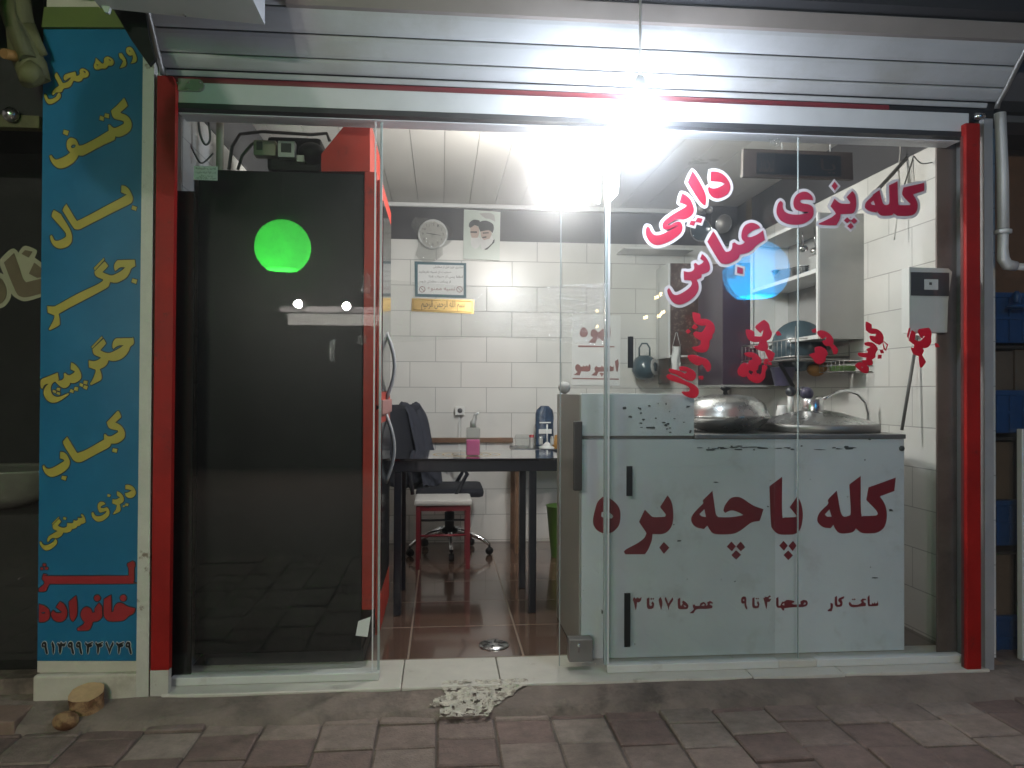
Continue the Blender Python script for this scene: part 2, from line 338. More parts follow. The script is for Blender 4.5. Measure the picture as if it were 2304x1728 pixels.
def shape_mb(cs, to3, thick):
    """filled shape from pixel contours; to3 maps a pixel to a point on its sheet (facing -y)"""
    cu = bpy.data.curves.new('tmp', 'CURVE'); cu.dimensions = '2D'; cu.fill_mode = 'BOTH'; cu.extrude = thick/2
    yy = 0
    for c in cs:
        P = [to3(*p) for p in c]; sp = cu.splines.new('POLY'); sp.points.add(len(P)-1); yy = P[0].y
        for q, p in zip(sp.points, P): q.co = (p.x, p.z, 0, 1)
        sp.use_cyclic_u = True
    o = bpy.data.objects.new('tmp', cu); me = o.to_mesh()
    mb = MB().add([(v.co.x, yy-v.co.z, v.co.y) for v in me.vertices], [tuple(p.vertices) for p in me.polygons])
    o.to_mesh_clear(); bpy.data.objects.remove(o); bpy.data.curves.remove(cu); return mb
def edge_mb(cs, to3, wdt, thick, dy):
    cu = bpy.data.curves.new('tmp', 'CURVE'); cu.dimensions = '3D'; cu.bevel_depth = wdt; cu.bevel_resolution = 1; yy = 0
    for c in cs:
        P = [to3(*p) for p in c]; sp = cu.splines.new('POLY'); sp.points.add(len(P)-1); yy = P[0].y
        for q, p in zip(sp.points, P): q.co = (p.x, p.z, 0, 1)
        sp.use_cyclic_u = True
    o = bpy.data.objects.new('tmp', cu); me = o.to_mesh()
    mb = MB().add([(v.co.x, yy+dy-v.co.z/wdt*thick/2, v.co.y) for v in me.vertices], [tuple(p.vertices) for p in me.polygons])
    o.to_mesh_clear(); bpy.data.objects.remove(o); bpy.data.curves.remove(cu); return mb
def word(name, region, data, y, m, parent, edge=None, thick=.0012, bold=0):
    cs = contours(region, data); to3 = lambda a, b: W(a, b, y)
    obj(name, shape_mb(cs, to3, thick), m, parent, fix=False)
    if bold: obj(name+'_edge', edge_mb(cs, to3, bold, .0006, .0004), m, parent)
    if edge: obj(name+'_edge', edge_mb(cs, to3, edge[0], .0008, .0016), edge[1], parent)
_F = {}
for _b in (range(0xFB50, 0xFE00), range(0xFE70, 0xFEFF)):
    for _c in _b:
        _d = unicodedata.decomposition(chr(_c)).split()
        if len(_d) == 2: _F.setdefault(chr(int(_d[1], 16)), {})[_d[0]] = chr(_c)
def shaped(s):
    out = []
    for i, c in enumerate(s):
        f = _F.get(c)
        if not f: out.append(c); continue
        p = i > 0 and '<initial>' in _F.get(s[i-1], {}); n = i+1 < len(s) and '<initial>' in f and '<final>' in _F.get(s[i+1], {})
        out.append(f.get('<medial>' if p and n else '<final>' if p else '<initial>' if n else '<isolated>', c))
    return ''.join(reversed(out))
def ftext_mb(body, box, y, arabic=True, fit=True):
    """type set with the built-in font, fitted in box = (x0, z0, x1, z1) on the plane y"""
    cu = bpy.data.curves.new('tmp', 'FONT'); cu.body = shaped(body) if arabic else body; cu.size = 1
    o = bpy.data.objects.new('tmp', cu); me = o.to_mesh(); mb = MB()
    if len(me.vertices):
        xs = [v.co.x for v in me.vertices]; ys = [v.co.y for v in me.vertices]
        sx = (box[2]-box[0])/max(1e-6, max(xs)-min(xs)); sy = (box[3]-box[1])/max(1e-6, max(ys)-min(ys))
        mb.add([(box[0]+(v.co.x-min(xs))*sx, y, box[1]+(v.co.y-min(ys))*sy) for v in me.vertices], [tuple(p.vertices) for p in me.polygons])
    o.to_mesh_clear(); bpy.data.objects.remove(o); bpy.data.curves.remove(cu); return mb
def ftext(name, body, pxbox, y, m, parent, arabic=True):
    a = W(pxbox[0], pxbox[3], y); b = W(pxbox[2], pxbox[1], y)
    return obj(name, ftext_mb(body, (a.x, a.z, b.x, b.z), y, arabic), m, parent, fix=False)

# =================================================================== SETTING
YB, XR, ZC, ZT = 2.93, 3.40, 2.66, 2.372
# pavers: one sheet of bevelled setts, each its own tint
def pavers():
    rnd = random.Random(3); me_v = []; mb = MB(); cols = []
    bw = .212; x = -3.4
    while x < 6.2:
        wdt = bw+rnd.uniform(-.006, .006); y = -.165; cut = rnd.choice([0, .1, .05, .14])
        while y > -2.6:
            d = .2+rnd.uniform(-.006, .006)-cut; cut = 0; z = -.062+rnd.uniform(-.0055, .0055); tx, ty = rnd.uniform(-.02, .02), rnd.uniform(-.02, .02)
            g = .004; n0 = len(mb.f); x0, x1, y0, y1 = x+g, x+wdt-g, y-d+g, y-g; b = .006
            def Z(px, py): return z+(px-(x0+x1)/2)*tx+(py-(y0+y1)/2)*ty
            top = [(x0+b, y0+b), (x1-b, y0+b), (x1-b, y1-b), (x0+b, y1-b)]; rim = [(x0, y0), (x1, y0), (x1, y1), (x0, y1)]
            vs = [(*p, Z(*p)) for p in top]+[(*p, Z(*p)-.005) for p in rim]+[(*p, -.12) for p in rim]
            mb.add(vs, [(0, 1, 2, 3)]+[(4+i, 4+(i+1) % 4, (i+1) % 4, i) for i in range(4)]+[(8+i, 8+(i+1) % 4, 4+(i+1) % 4, 4+i) for i in range(4)])
            c = rnd.choice([(.218, .165, .14), (.226, .178, .152), (.205, .155, .133), (.165, .112, .098), (.175, .118, .104), (.19, .138, .12)]); k = rnd.uniform(.88, 1.12)
            cols += [(c[0]*k, c[1]*k, c[2]*k, 1)]*(len(mb.f)-n0)
            y -= d
        x += wdt
    n0 = len(mb.f); mb.add([(-30, -30, -.0705), (30, -30, -.0705), (30, -.1, -.0705), (-30, -.1, -.0705)], [(0, 1, 2, 3)]); cols += [(.10, .078, .066, 1)]
    m = bpy.data.materials.new('concrete pavers'); m.use_nodes = True; t = m.node_tree; b = t.nodes['Principled BSDF']
    at = t.nodes.new('ShaderNodeAttribute'); at.attribute_name = 'tint'; g = t.nodes.new('ShaderNodeNewGeometry')
    n = t.nodes.new('ShaderNodeTexNoise'); n.inputs['Scale'].default_value = 16; n.inputs['Detail'].default_value = 9; n.inputs['Roughness'].default_value = .7; t.links.new(g.outputs['Position'], n.inputs['Vector'])
    mr = t.nodes.new('ShaderNodeMapRange'); mr.inputs['From Min'].default_value = .28; mr.inputs['From Max'].default_value = .72; mr.inputs['To Min'].default_value = .62; mr.inputs['To Max'].default_value = 1.34; t.links.new(n.outputs['Fac'], mr.inputs['Value'])
    n2 = t.nodes.new('ShaderNodeTexNoise'); n2.inputs['Scale'].default_value = 2.2; n2.inputs['Detail'].default_value = 4; t.links.new(g.outputs['Position'], n2.inputs['Vector'])
    mr2 = t.nodes.new('ShaderNodeMapRange'); mr2.inputs['To Min'].default_value = .75; mr2.inputs['To Max'].default_value = 1.25; t.links.new(n2.outputs['Fac'], mr2.inputs['Value'])
    mm = t.nodes.new('ShaderNodeMath'); mm.operation = 'MULTIPLY'; t.links.new(mr.outputs[0], mm.inputs[0]); t.links.new(mr2.outputs[0], mm.inputs[1])
    sc = t.nodes.new('ShaderNodeVectorMath'); sc.operation = 'SCALE'; t.links.new(at.outputs['Color'], sc.inputs[0]); t.links.new(mm.outputs[0], sc.inputs['Scale']); t.links.new(sc.outputs[0], b.inputs['Base Color'])
    b.inputs['Roughness'].default_value = .75
    n3 = t.nodes.new('ShaderNodeTexNoise'); n3.inputs['Scale'].default_value = 110; n3.inputs['Detail'].default_value = 6; t.links.new(g.outputs['Position'], n3.inputs['Vector'])
    bp = t.nodes.new('ShaderNodeBump'); bp.inputs['Strength'].default_value = .7; bp.inputs['Distance'].default_value = .006; t.links.new(n3.outputs['Fac'], bp.inputs['Height']); t.links.new(bp.outputs[0], b.inputs['Normal'])
    o = obj('sidewalk', mb, m, kind='structure', fix=False)
    a = o.data.attributes.new('tint', 'FLOAT_COLOR', 'FACE')
    for i, c in enumerate(cols): a.data[i].color = c
    return o
pavers()
# sloping concrete apron between setts and doorstep, with an uneven outer edge
mb = MB(); nx, ny = 150, 9
for i in range(nx+1):
    x = -3+9*i/nx; e = -.20+.025*noise.noise(Vector((x*3, 1, 0)))+.012*noise.noise(Vector((x*11, 5, 0)))
    for j in range(ny+1):
        t = j/ny; y = .02+(e-.02)*t; z = -.002-.046*(t**1.2)+.006*noise.noise(Vector((x*5, y*14, 2)))*(1 if j else 0)
        if j == ny: z = -.075
        mb.v.append(Vector((x, y, z)))
mb.f = [(i*(ny+1)+j, (i+1)*(ny+1)+j, (i+1)*(ny+1)+j+1, i*(ny+1)+j+1) for i in range(nx) for j in range(ny)]; mb.sm = [True]*len(mb.f)
obj('pavement', mb, M['concrete'], kind='structure')
# flaked plaster patch on the apron
rnd = random.Random(11); mb = MB()
def apron(x, y): t = min(1, max(0, (.02-y)/.22)); return -.002-.046*t**1.2
patch = [(995, 1545), (1060, 1540), (1120, 1538), (1180, 1536), (1190, 1552), (1150, 1570), (1110, 1588), (1098, 1606), (1060, 1612), (1020, 1610), (992, 1606), (985, 1590), (968, 1586), (1000, 1572), (990, 1556)]
from mathutils.geometry import intersect_point_tri_2d
def inside(p, poly):
    c = False
    for i in range(len(poly)):
        a, b = poly[i-1], poly[i]
        if (a[1] > p[1]) != (b[1] > p[1]) and p[0] < (b[0]-a[0])*(p[1]-a[1])/(b[1]-a[1])+a[0]: c = not c
    return c
P0, P1_ = WZ(960, 1614, -.04), WZ(1200, 1534, -.01); nx, ny = 90, 46; vid = {}
def pnt(i, j): return (P0.x+(P1_.x-P0.x)*i/nx, P0.y+(P1_.y-P0.y)*j/ny)
pw = [(WZ(a, b, -.03).x, WZ(a, b, -.03).y) for a, b in patch]
def vert(i, j, lift):
    k = (i, j)
    if k not in vid:
        x, y = pnt(i, j); c = noise.cell(Vector((x*55, y*60, 3)))
        h = .0035+.0035*noise.noise(Vector((x*40, y*45, 7)))+.0022*c
        vid[k] = len(mb.v); mb.v.append(Vector((x+.002*noise.noise(Vector((x*90, y*90, 1))), y, apron(x, y)+.005+max(0, h))))
    return vid[k]
for i in range(nx):
    for j in range(ny):
        x, y = pnt(i+.5, j+.5); jx = .014*noise.noise(Vector((x*22, y*22, 0)))+.007*noise.noise(Vector((x*70, y*70, 4))); jy = .012*noise.noise(Vector((x*22, y*22, 9)))
        if inside((x+jx, y+jy), pw) and noise.noise(Vector((x*34, y*40, 12))) < .30 and noise.noise(Vector((x*80, y*90, 3))) < .45: mb.f.append(tuple(vert(*q, 0) for q in ((i, j), (i+1, j), (i+1, j+1), (i, j+1)))); mb.sm.append(False)
obj('plaster_patch', mb, M['plaster'], label='flaking cream plaster patch on the concrete in front of the doorstep', cat='plaster')
# =================================================================== SHOP BUILDING
shop = thing('shop_building', (1.7, 0, 0), 'small white tiled cookshop room open to the street behind a glass front', 'shop')
fl = MB().box((-.15, .29, -.05), (XR+.15, YB+.1, 0)); obj('floor', fl, M['floortile'], shop)
obj('back_wall', MB().box((-.15, YB, 0), (XR+.15, YB+.12, ZT)), M['walltile'], shop)
obj('side_wall', MB().box((-.13, .1, 0), (0, YB, ZT)), M['sidetile'], shop)
obj('side_wall', MB().box((XR, .1, 0), (XR+.13, YB, ZT)), M['sidetile'], shop)
bd = MB().box((-.13, YB-.004, ZT), (XR+.13, YB+.12, ZC-.035)).box((-.13, .1, ZT), (.004, YB-.004, ZC-.001)).box((XR-.004, .1, ZT), (XR+.13, YB-.004, ZC-.001))
obj('dark_band', bd, M['band'], shop)
obj('cornice', MB().box((.004, YB-.03, ZC-.035), (XR-.004, YB+.1, ZC-.002), .006), M['cabwhite'], shop)
cl = MB(); k = 0; x = -.13
while x < XR+.13: cl.box((x, -.1, ZC), (min(x+.1965, XR+.13), YB+.12, ZC+.03)); x += .2
obj('ceiling', cl, M['ceil'], shop); obj('ceiling_backing', MB().box((-.2, -.2, ZC+.012), (XR+.2, YB+.2, ZC+.08)), M['seam'], shop)
# doorstep
ds = MB()
for a, b in ((-.02, .90), (.903, 1.30), (1.303, 2.35), (2.353, 2.75), (2.753, XR)):
    ds.box((a, -.035+random.uniform(-.004, .004), -.06), (b, .288, 0), .006)
obj('doorstep', ds, M['marble'], shop)
# pillar behind the banner, its white edge strip and foot
pl = W(86, 1500, 0).x; pr = W(352, 800, 0).x
obj('pillar', MB().box((pl, .012, -.06), (pr, .25, 3.1)), M['cream'], shop)
obj('pillar_foot', MB().box((pl-.005, -.03, -.08), (W(315, 1530, 0).x, .012, W(200, 1512, 0).z), .01), M['cream'], shop)
zt_ = W(340, 130, 0).z
obj('edge_strip', MB().prism([(W(313, 1525, 0).x, -.02), (W(341, 1525, 0).x, -.02), (W(353, 160, 0).x, zt_), (W(328, 160, 0).x, zt_)], 1, -.03, .012), M['chalk'], shop)
obj('edge_strip', MB().box((W(2208, 800, 0).x, -.02, -.02), (W(2228, 800, 0).x, .2, W(2215, 270, 0).z)), M['greytrim'], shop)
ja = W(2109, 900, .16).x
obj('jamb', MB().box((ja, .16, 0), (XR, .172, 2.4)), M['jamb'], shop)
obj('jamb', MB().box((-.12, .086, 0), (W(434, 900, .086).x, .0985, W(420, 430, .086).z)), M['wallshade'], shop)  # dark panel added in place of the fridge's shade on the wall
obj('jamb', MB().box((-.12, .087, W(420, 430, .086).z+.001), (W(408, 300, .086).x, .0985, 2.3)), M['cream'], shop)
# head of the opening and building above
obj('lintel', MB().box((-1.4, .14, 2.42), (XR+1.2, .3, 4.2)), M['fascia2'], shop)

# =================================================================== ROLLER SHUTTER
sh = thing('roller_shutter', (1.7, 0, 2.3), 'half raised grey slatted roller shutter with a red stripe above the glass front', 'shutter')
def at_x(y, z, side): return (0.0-.045 if side == 'L' else 3.36)
prof_px = [(283, .035), (237, .03), (222, .03), (206, .02), (172, -.03), (120, -.09), (63, -.16), (22, -.21), (-40, -.27)]
PZ = [(y, W(1640, p, y).z) for p, y in prof_px]
xl, xr_ = W(372, 160, .02).x, W(2222, 243, .02).x
def slat(a, b, nm, m, x0, x1, gap=.0035, bulge=.006):
    (ya, za), (yb, zb) = a, b; d = Vector((yb-ya, zb-za)); L = d.length; d /= L; nrm = Vector((-abs(d.y), d.x if d.x < 0 else -abs(d.x))).normalized() if True else d
    nrm = Vector((-d.y, d.x)); nrm = nrm if nrm.x < 0 else -nrm
    n = 7; f = []
    for i in range(n): t = i/(n-1); q = Vector((ya, za))+d*(gap+(L-2*gap)*t)+nrm*bulge*(1-(2*t-1)**4); f.append((q.x, q.y))
    bk = [(p[0]-nrm.x*.012, p[1]-nrm.y*.012) for p in f[::-1]]
    return MB().prism(f+bk, 0, x0, x1)
for i in range(3, len(PZ)-2):
    obj('slat', slat(PZ[i], PZ[i+1], 'slat', M['alu'], xl, xr_+.05), M['alu'], sh)
obj('slat', slat(PZ[2], PZ[3], 's', M['alu'], xl, xr_, bulge=.003), M['alu'], sh)
obj('red_stripe', slat(PZ[1], PZ[2], 's', M['red'], xl+.01, W(2000, 258, .03).x, gap=.0005, bulge=.002), M['maroon'], sh)
obj('curtain_backing', MB().prism([(p[0]+.02, p[1]) for p in PZ]+[(p[0]+.035, p[1]) for p in PZ[::-1]], 0, xl, xr_+.05), M['darkgap'], sh)
zb0, zb1 = PZ[0][1], PZ[1][1]-.002
obj('bottom_bar', MB().box((W(392, 190, .03).x, .005, zb0), (W(2172, 290, .03).x, .04, zb1), .004), M['alu2'], sh)
obj('bottom_seal', MB().box((W(395, 230, .03).x, .0, zb0-.022), (W(2172, 290, .03).x, .05, zb0-.0005)), M['darkgap'], sh)
for px0, px1, pyt in ((353, 396, 172), (2175, 2207, 278)):
    zt = W(px0, pyt, -.02).z; x0, x1 = W(px0, 900, -.03).x, W(px1, 900, -.03).x
    if px0 < 1000:
        bot = W(px0, 1508, -.03).z; q = [(W(339, 1505, -.03).x, bot), (W(380, 1505, -.03).x, bot), (W(395, 180, -.03).x, zt-.03), (W(388, 172, -.03).x, zt), (W(354, 172, -.03).x, zt)]
        obj('guide_rail', MB().prism(q, 1, -.03, .004), M['red'], sh)
        obj('rail_foot', MB().box((W(338, 1506, -.03).x, -.03, -.05), (W(379, 1506, -.03).x, .004, bot-.001)), M['chalk'], sh)
    else:
        obj('guide_rail', MB().box((x0, -.03, -.02), (x1, .004, zt), .004), M['red'], sh)
        obj('guide_channel', MB().box((W(2167, 900, .0).x, -.012, .0), (x0-.001, .006, zt-.05)), M['darkred'], sh)
# lock plate on bottom bar, side plates, curved end guides
lp = MB(); a = W(402, 178, 0); b = W(460, 207, 0); r = (a.z-b.z)/2
pts = [(a.x, a.z), (b.x-r, a.z)]+[(b.x-r+math.sin(t)*r, (a.z+b.z)/2+math.cos(t)*r) for t in [i*math.pi/8 for i in range(1, 8)]]+[(b.x-r, b.z), (a.x, b.z)]
obj('lock_plate', MB().prism(pts, 1, -.008, .004), M['dullsteel'], sh)
for px in (424, 450):
    for py in (186, 200): obj('rivet', MB().ball(W(px, py, -.009), .004, seg=10), M['chrome'], sh)
sp = [(256, 20), (332, 35), (340, 90), (352, 138), (340, 152), (300, 95)]
obj('side_plate', MB().prism([(W(x, y, -.2).x, W(x, y, -.2).z) for x, y in sp], 1, -.22, -.2), M['black'], sh)
for sx in (xl-.012, xr_+.045):
    obj('end_guide', MB().tube([(sx, p[0]-.008, p[1]) for p in PZ[2:-1]], .012, 6), M['dullsteel'], sh)
nut = W(2208, 262, -.02); obj('end_bolt', MB().lathe([(0, -.03), (.014, -.03), (.014, .01), (.009, .014), (0, .014)], nut, 12, (1, 0, 0)), M['steel'], sh)

# fascia, dark slot and soffit above the shutter
ca = thing('canopy', (1.7, -.35, 2.6), 'brown grey boxed canopy edge over the roller shutter', 'canopy')
f0, f1 = W(1640, 62, -.17), W(1640, 23, -.2)
obj('fascia_board', MB().prism([(-.185, f0.z), (-.215, f1.z), (-.18, f1.z+.01), (-.15, f0.z)], 0, W(640, 0, -.2).x, W(2310, 90, -.17).x+.25), M['fascia'], ca)
obj('dark_slot', MB().box((-.6, -.28, f1.z+.012), (4.6, -.1, f1.z+.09)), M['darkgap'], ca)
obj('soffit', MB().box((-1.6, -.75, f1.z+.09), (5.2, .1, f1.z+.22)), M['fascia2'], ca)
# white lamp box under the canopy at top left
lb = thing('junction_housing', (.2, -.45, 2.55), 'pale rectangular metal housing fixed under the canopy corner above the banner', 'housing')
q0 = W(596, 56, -.35); q1 = W(240, 22, -.35)
obj('housing_body', MB().prism([(q1.x-.02, q1.z+.005), (q0.x, q0.z), (q0.x, q0.z+.16), (q1.x-.02, q0.z+.2)], 1, -.62, -.35), M['alu2'], lb)
obj('mount_tab', MB().prism([(W(x, y, -.36).x, W(x, y, -.36).z) for x, y in ((218, -8), (232, -8), (250, 20), (246, 32), (238, 30))], 1, -.37, -.355), M['cabwhite'], lb)
obj('hook', MB().tube([W(412, 12, -.36), W(414, 20, -.375), W(410, 28, -.372), W(418, 36, -.36)], .004), M['steel'], lb)

# =================================================================== GLASS FRONT
GY = .075
sw = thing('shop_window', (1.7, GY, 0), 'fixed glass panes of the shop front between the red rails, lettered in crimson on the right', 'window')
def pane(px0, px1, y, label):
    x0, x1 = W(px0, 900, y).x, W(px1, 900, y).x
    r = obj('glass_pane', MB().box((x0, y, .03), (x1, y+.008, 2.33)), M['glass'], sw, label=label); return r, x0, x1
PL, xa, xb = pane(384, 852, GY, 'left pane in front of the black fridge')
obj('polished_edge', MB().box((xb+.0005, GY-.001, .03), (xb+.010, GY+.010, 2.33), .001), M['glassedge'], PL)
obj('edge_bead', MB().box((xb-.022, GY-.004, .03), (xb-.016, GY-.001, 2.33)), M['alu2'], PL)
P1, xc, xd = pane(1366, 1793, GY, 'wide pane with most of the crimson shop name')
obj('polished_edge', MB().box((xc-.012, GY-.006, .03), (xc-.0005, GY+.016, 2.33), .002), M['glassedge'], P1)
obj('edge_bead', MB().box((xc+.002, GY-.005, .03), (xc+.010, GY-.001, 2.33)), M['alu2'], P1)
P2, xe, xf = pane(1797, 2167, GY, 'right end pane beside the red rail')
obj('polished_edge', MB().box((xe-.0028, GY-.001, .03), (xe-.0004, GY+.009, 2.33)), M['glassedge'], P2)
# door
DY = .12; dx0, dx1 = W(1262, 900, DY).x, W(1262, 900, DY).x+.95
gd = thing('glass_door', ((dx0+dx1)/2, DY, .01), 'frameless sliding glass door pushed open behind the fixed pane, with dark bar handle and bottom lock', 'door')
obj('sheet', MB().box((dx0, DY, .012), (dx1, DY+.008, 2.33)), M['glass'], gd)
obj('polished_edge', MB().box((dx0-.004, DY-.001, .012), (dx0-.0005, DY+.009, 2.33)), M['glassedge'], gd)
rectb = lambda *a, **k: rectbox(*a, **k)
h = rectbox(1291, 948, 1310, 1104, DY-.05, DY-.03, .004); hd = obj('handle', h, M['handle'], gd)
obj('handle_mount', rectbox(1295, 960, 1306, 968, DY-.03, DY).box(*[(W(1295, 1085, DY-.03).x, DY-.03, W(1295, 1085, DY-.03).z), (W(1306, 1093, DY-.03).x, DY, W(1306, 1093, DY-.03).z)]), M['dullsteel'], hd)
lk = obj('lock', rectbox(1281, 1440, 1334, 1489, DY-.03, DY+.03, .004), M['dullsteel'], gd)
c = W(1302, 1452, DY-.031); obj('keyhole', MB().lathe([(0, -.006), (.006, -.006), (.008, 0)], c, 14, (0, 1, 0)).box((c.x-.0025, DY-.034, c.z-.03), (c.x+.0025, DY-.03, c.z)), M['chrome'], lk)
# top channel and bottom rails
zt0, zt1 = W(1200, 268, .05).z, W(1200, 283, .05).z
obj('top_track', MB().box((W(400, 250, .05).x, .05, zt1), (3.33, .15, zt0+.06), .004), M['trackwhite'], sw)
obj('bottom_rail', MB().box((W(383, 1530, .05).x, .048, .0005), (W(853, 1515, .05).x, .11, .033), .004), M['white'], sw)
obj('bottom_rail', MB().box((W(1366, 1500, .05).x, .048, .0005), (W(1752, 1480, .05).x, .10, .033), .004), M['white'], sw)
obj('bottom_rail', MB().box((W(1752, 1480, .05).x+.001, .051, .0006), (W(1838, 1478, .05).x-.001, .10, .030), .003), M['chalk'], sw, label='scuffed grey stretch of bottom rail')
obj('bottom_rail', MB().box((W(1838, 1478, .05).x, .048, .0005), (W(2168, 1465, .05).x, .10, .033), .004), M['white'], sw)
# black strips stuck to the pane
for (a, b, c2, d2, lab) in ((1413, 757, 1425, 828, 'upper short black strip stuck on the glass beside the hanging kettle'), (1410, 1049, 1423, 1116, 'black strip stuck on the glass above the counter lettering'), (1405, 1335, 1418, 1456, 'longest black strip stuck low on the glass beside the opening hours')):
    obj('rubber_strip', rectbox(a, b, c2, d2, GY-.006, GY-.0006), M['ink'], label=lab, cat='strip', group='black strips stuck on the glass')
# shop name and menu words on the glass
WH = (.0135, M['letterwhite'])
R1 = (1740, 390, .16275); R2 = (1440, 370, .11452); R3 = (1480, 480, .13259); LY = GY-.0015
word('shop_name', R1, '2085,130 2085,240 1930,290 1985,390 1995,470 1970,540 1900,585 1730,588 1690,570 1660,550 1630,580 1500,585 1450,545 1435,520 1410,540 1320,520 1265,475 1275,410 1320,360 1375,310 1375,295 1465,230 1500,370 1520,420 1550,440 1590,430 1605,390 1600,165 1715,110 1725,410 1740,440 1890,440 1895,420 1785,300 1800,195|1345,410 1385,375 1410,440 1360,435', LY, M['letter'], P2, WH)
word('shop_name', R1, '1090,245 1130,300 1145,400 1140,480 1110,545 1050,560 930,565 915,640 880,700 850,720 650,710 635,690 700,660 800,610 865,560 850,530 790,455 845,350 900,400 960,420 1060,420 1065,400 1010,330|845,115 890,175 850,235 805,175|1020,608 1065,650 1020,690 975,650|1115,615 1160,660 1115,700 1070,655|1070,685 1110,735 1070,770 1020,730', LY, M['letter'], P2, WH)
word('shop_name', R1, '100,380 130,410 130,470 160,530 240,565 360,570 490,545 480,535 400,530 310,500 280,440 285,360 330,290 400,255 470,260 530,310 550,375 480,365 390,365 365,390 400,415 490,430 545,470 555,560 520,630 430,690 320,710 200,700 100,650 50,570 45,490 70,410', LY, M['letter'], P1, WH)
word('shop_name', R2, '1390,140 1500,140 1620,185 1720,290 1770,400 1765,500 1710,590 1600,650 1500,668 1410,630 1350,550 1335,460 1360,440 1420,470 1500,465 1640,400 1660,375 1560,340 1385,330|1030,125 1110,240 1200,400 1275,560 1295,680 1285,800 1250,795 1150,690 935,350|820,570 900,600 990,690 1045,820 1055,910 1020,990 940,1050 850,1080 740,1075 620,1130 525,1190 600,1190 680,1140 760,1120 810,1150 835,1230 810,1330 720,1420 560,1520 380,1580 270,1570 180,1500 120,1390 115,1280 140,1220 185,1240 220,1320 290,1385 400,1380 560,1310 750,1200 740,1190 640,1240 540,1280 460,1265 440,1190 480,1110 600,1010 780,900 905,830 920,800 880,785 775,750|1000,1100 1090,1120 1060,1205 965,1180|1130,1040 1230,1065 1195,1150 1090,1125', LY, M['letter'], P1, WH)
word('shop_name', R3, '940,305 980,360 1120,610 1160,655 1220,640 1260,590 1265,510 1300,490 1360,530 1430,525 1480,485 1430,440 1420,360 1440,270 1490,195 1580,160 1660,175 1720,215 1735,250 1640,280 1560,330 1520,370 1525,405 1590,400 1700,350 1785,290 1800,370 1815,450 1680,540 1600,620 1520,670 1390,700 1370,760 1280,820 1180,860 1110,855 1040,810 840,480|750,690 810,740 870,840 885,940 860,990 800,1020 745,1035 740,1090 660,1130 690,1200 690,1290 640,1390 540,1480 420,1540 330,1545 250,1500 190,1410 160,1310 190,1265 220,1310 260,1370 330,1385 430,1340 540,1260 580,1190 560,1140 445,1130 440,980 520,995 590,975 620,930 610,860 640,840 690,880 750,850 780,810 720,770|1350,905 1445,935 1440,1030 1345,1010', LY, M['letter'], P1, WH)
word('menu_word', (1480, 690, .12658), '630,110 740,140 750,230 880,240 970,300 1000,380 990,450 960,490 950,560 910,590 900,700 860,780 780,800 690,780 620,730 700,720 770,690 780,620 770,590 680,540 645,480 680,455 760,470 820,440 880,320 760,320 680,280 640,200|650,325 700,360 660,390 615,370|545,410 575,440 540,470 510,440|540,880 640,870 760,910 870,950 930,1040 920,1120 885,1145 850,1080 790,1000 740,1030 660,1010 580,950|210,1110 390,1160 480,1210 540,1180 520,1140 400,1120 390,1075 500,1085 600,1130 660,1190 660,1260 610,1310 520,1290 350,1200 230,1160|200,1210 340,1260 480,1330 620,1390 700,1460 715,1540 680,1600 600,1610 500,1570 435,1520 520,1530 570,1520 590,1460 540,1400 380,1340 220,1290 165,1240|735,1240 800,1240 800,1285 745,1280', LY, M['letter2'], P1, bold=.004)
word('menu_word', (1650, 700, .10249), '680,210 765,290 790,390 830,480 800,590 700,650 735,710 745,800 720,850 800,880 900,940 840,1080 800,1080 700,860 620,855 530,820 470,775 540,770 590,720 580,655 450,660 350,610 300,500 290,420 380,430 445,470 450,570 600,575 650,540 690,370 610,430 600,470 490,350 600,260|945,470 1000,460 1045,520 970,525|250,930 400,920 520,980 600,1080 590,1150 540,1190 530,1270 440,1300 340,1270 310,1340 380,1410 500,1450 600,1410 640,1330 650,1200 720,1210 730,1250 690,1320 680,1450 600,1540 500,1560 370,1500 300,1400 220,1430 130,1390 110,1310 170,1200 240,1150 340,1180 360,1100 440,1080 430,1000 330,985|680,1070 740,1060 770,1100 715,1112|670,1122 720,1117 745,1160 690,1160|770,1130 820,1130 835,1170 780,1170|440,1325 490,1325 500,1360 450,1360|420,1380 470,1370 480,1410 430,1410|510,1380 560,1385 560,1415 510,1410', LY, M['letter2'], P1, bold=.004)
R4 = (1800, 710, .14919)
word('menu_word', R4, '270,250 320,235 400,260 470,320 495,390 480,440 400,445 345,390 385,380 410,340 400,300 340,340 285,290|185,220 235,200 240,250 200,250|460,450 510,450 565,520 550,570 515,570 490,500|235,490 310,480 380,520 410,580 380,620 370,680 300,720 240,700 200,640 150,590 240,570', LY, M['letter2'], P2, bold=.004)
word('menu_word', R4, '1000,100 1070,140 1075,205 1150,215 1220,260 1250,330 1240,390 1200,430 1130,400 1070,350 1060,315 1150,325 1160,265 1070,260 1005,215|1245,375 1320,440 1295,520 1270,500|985,415 1060,410 1130,450 1165,510 1130,570 1130,620 1080,655 1040,640 1030,660 1080,680 1090,720 1050,740 980,720 945,685 1010,680 1010,630 900,600 885,570 1010,575 1040,540 1010,515 1070,490 1070,460 990,440|840,750 900,715 980,740 1030,800 1020,850 970,855 900,810|920,760 960,770 950,800 920,790|1215,530 1245,525 1260,560 1225,560|1185,600 1225,600 1220,640 1180,640', LY, M['letter2'], P2, bold=.004)
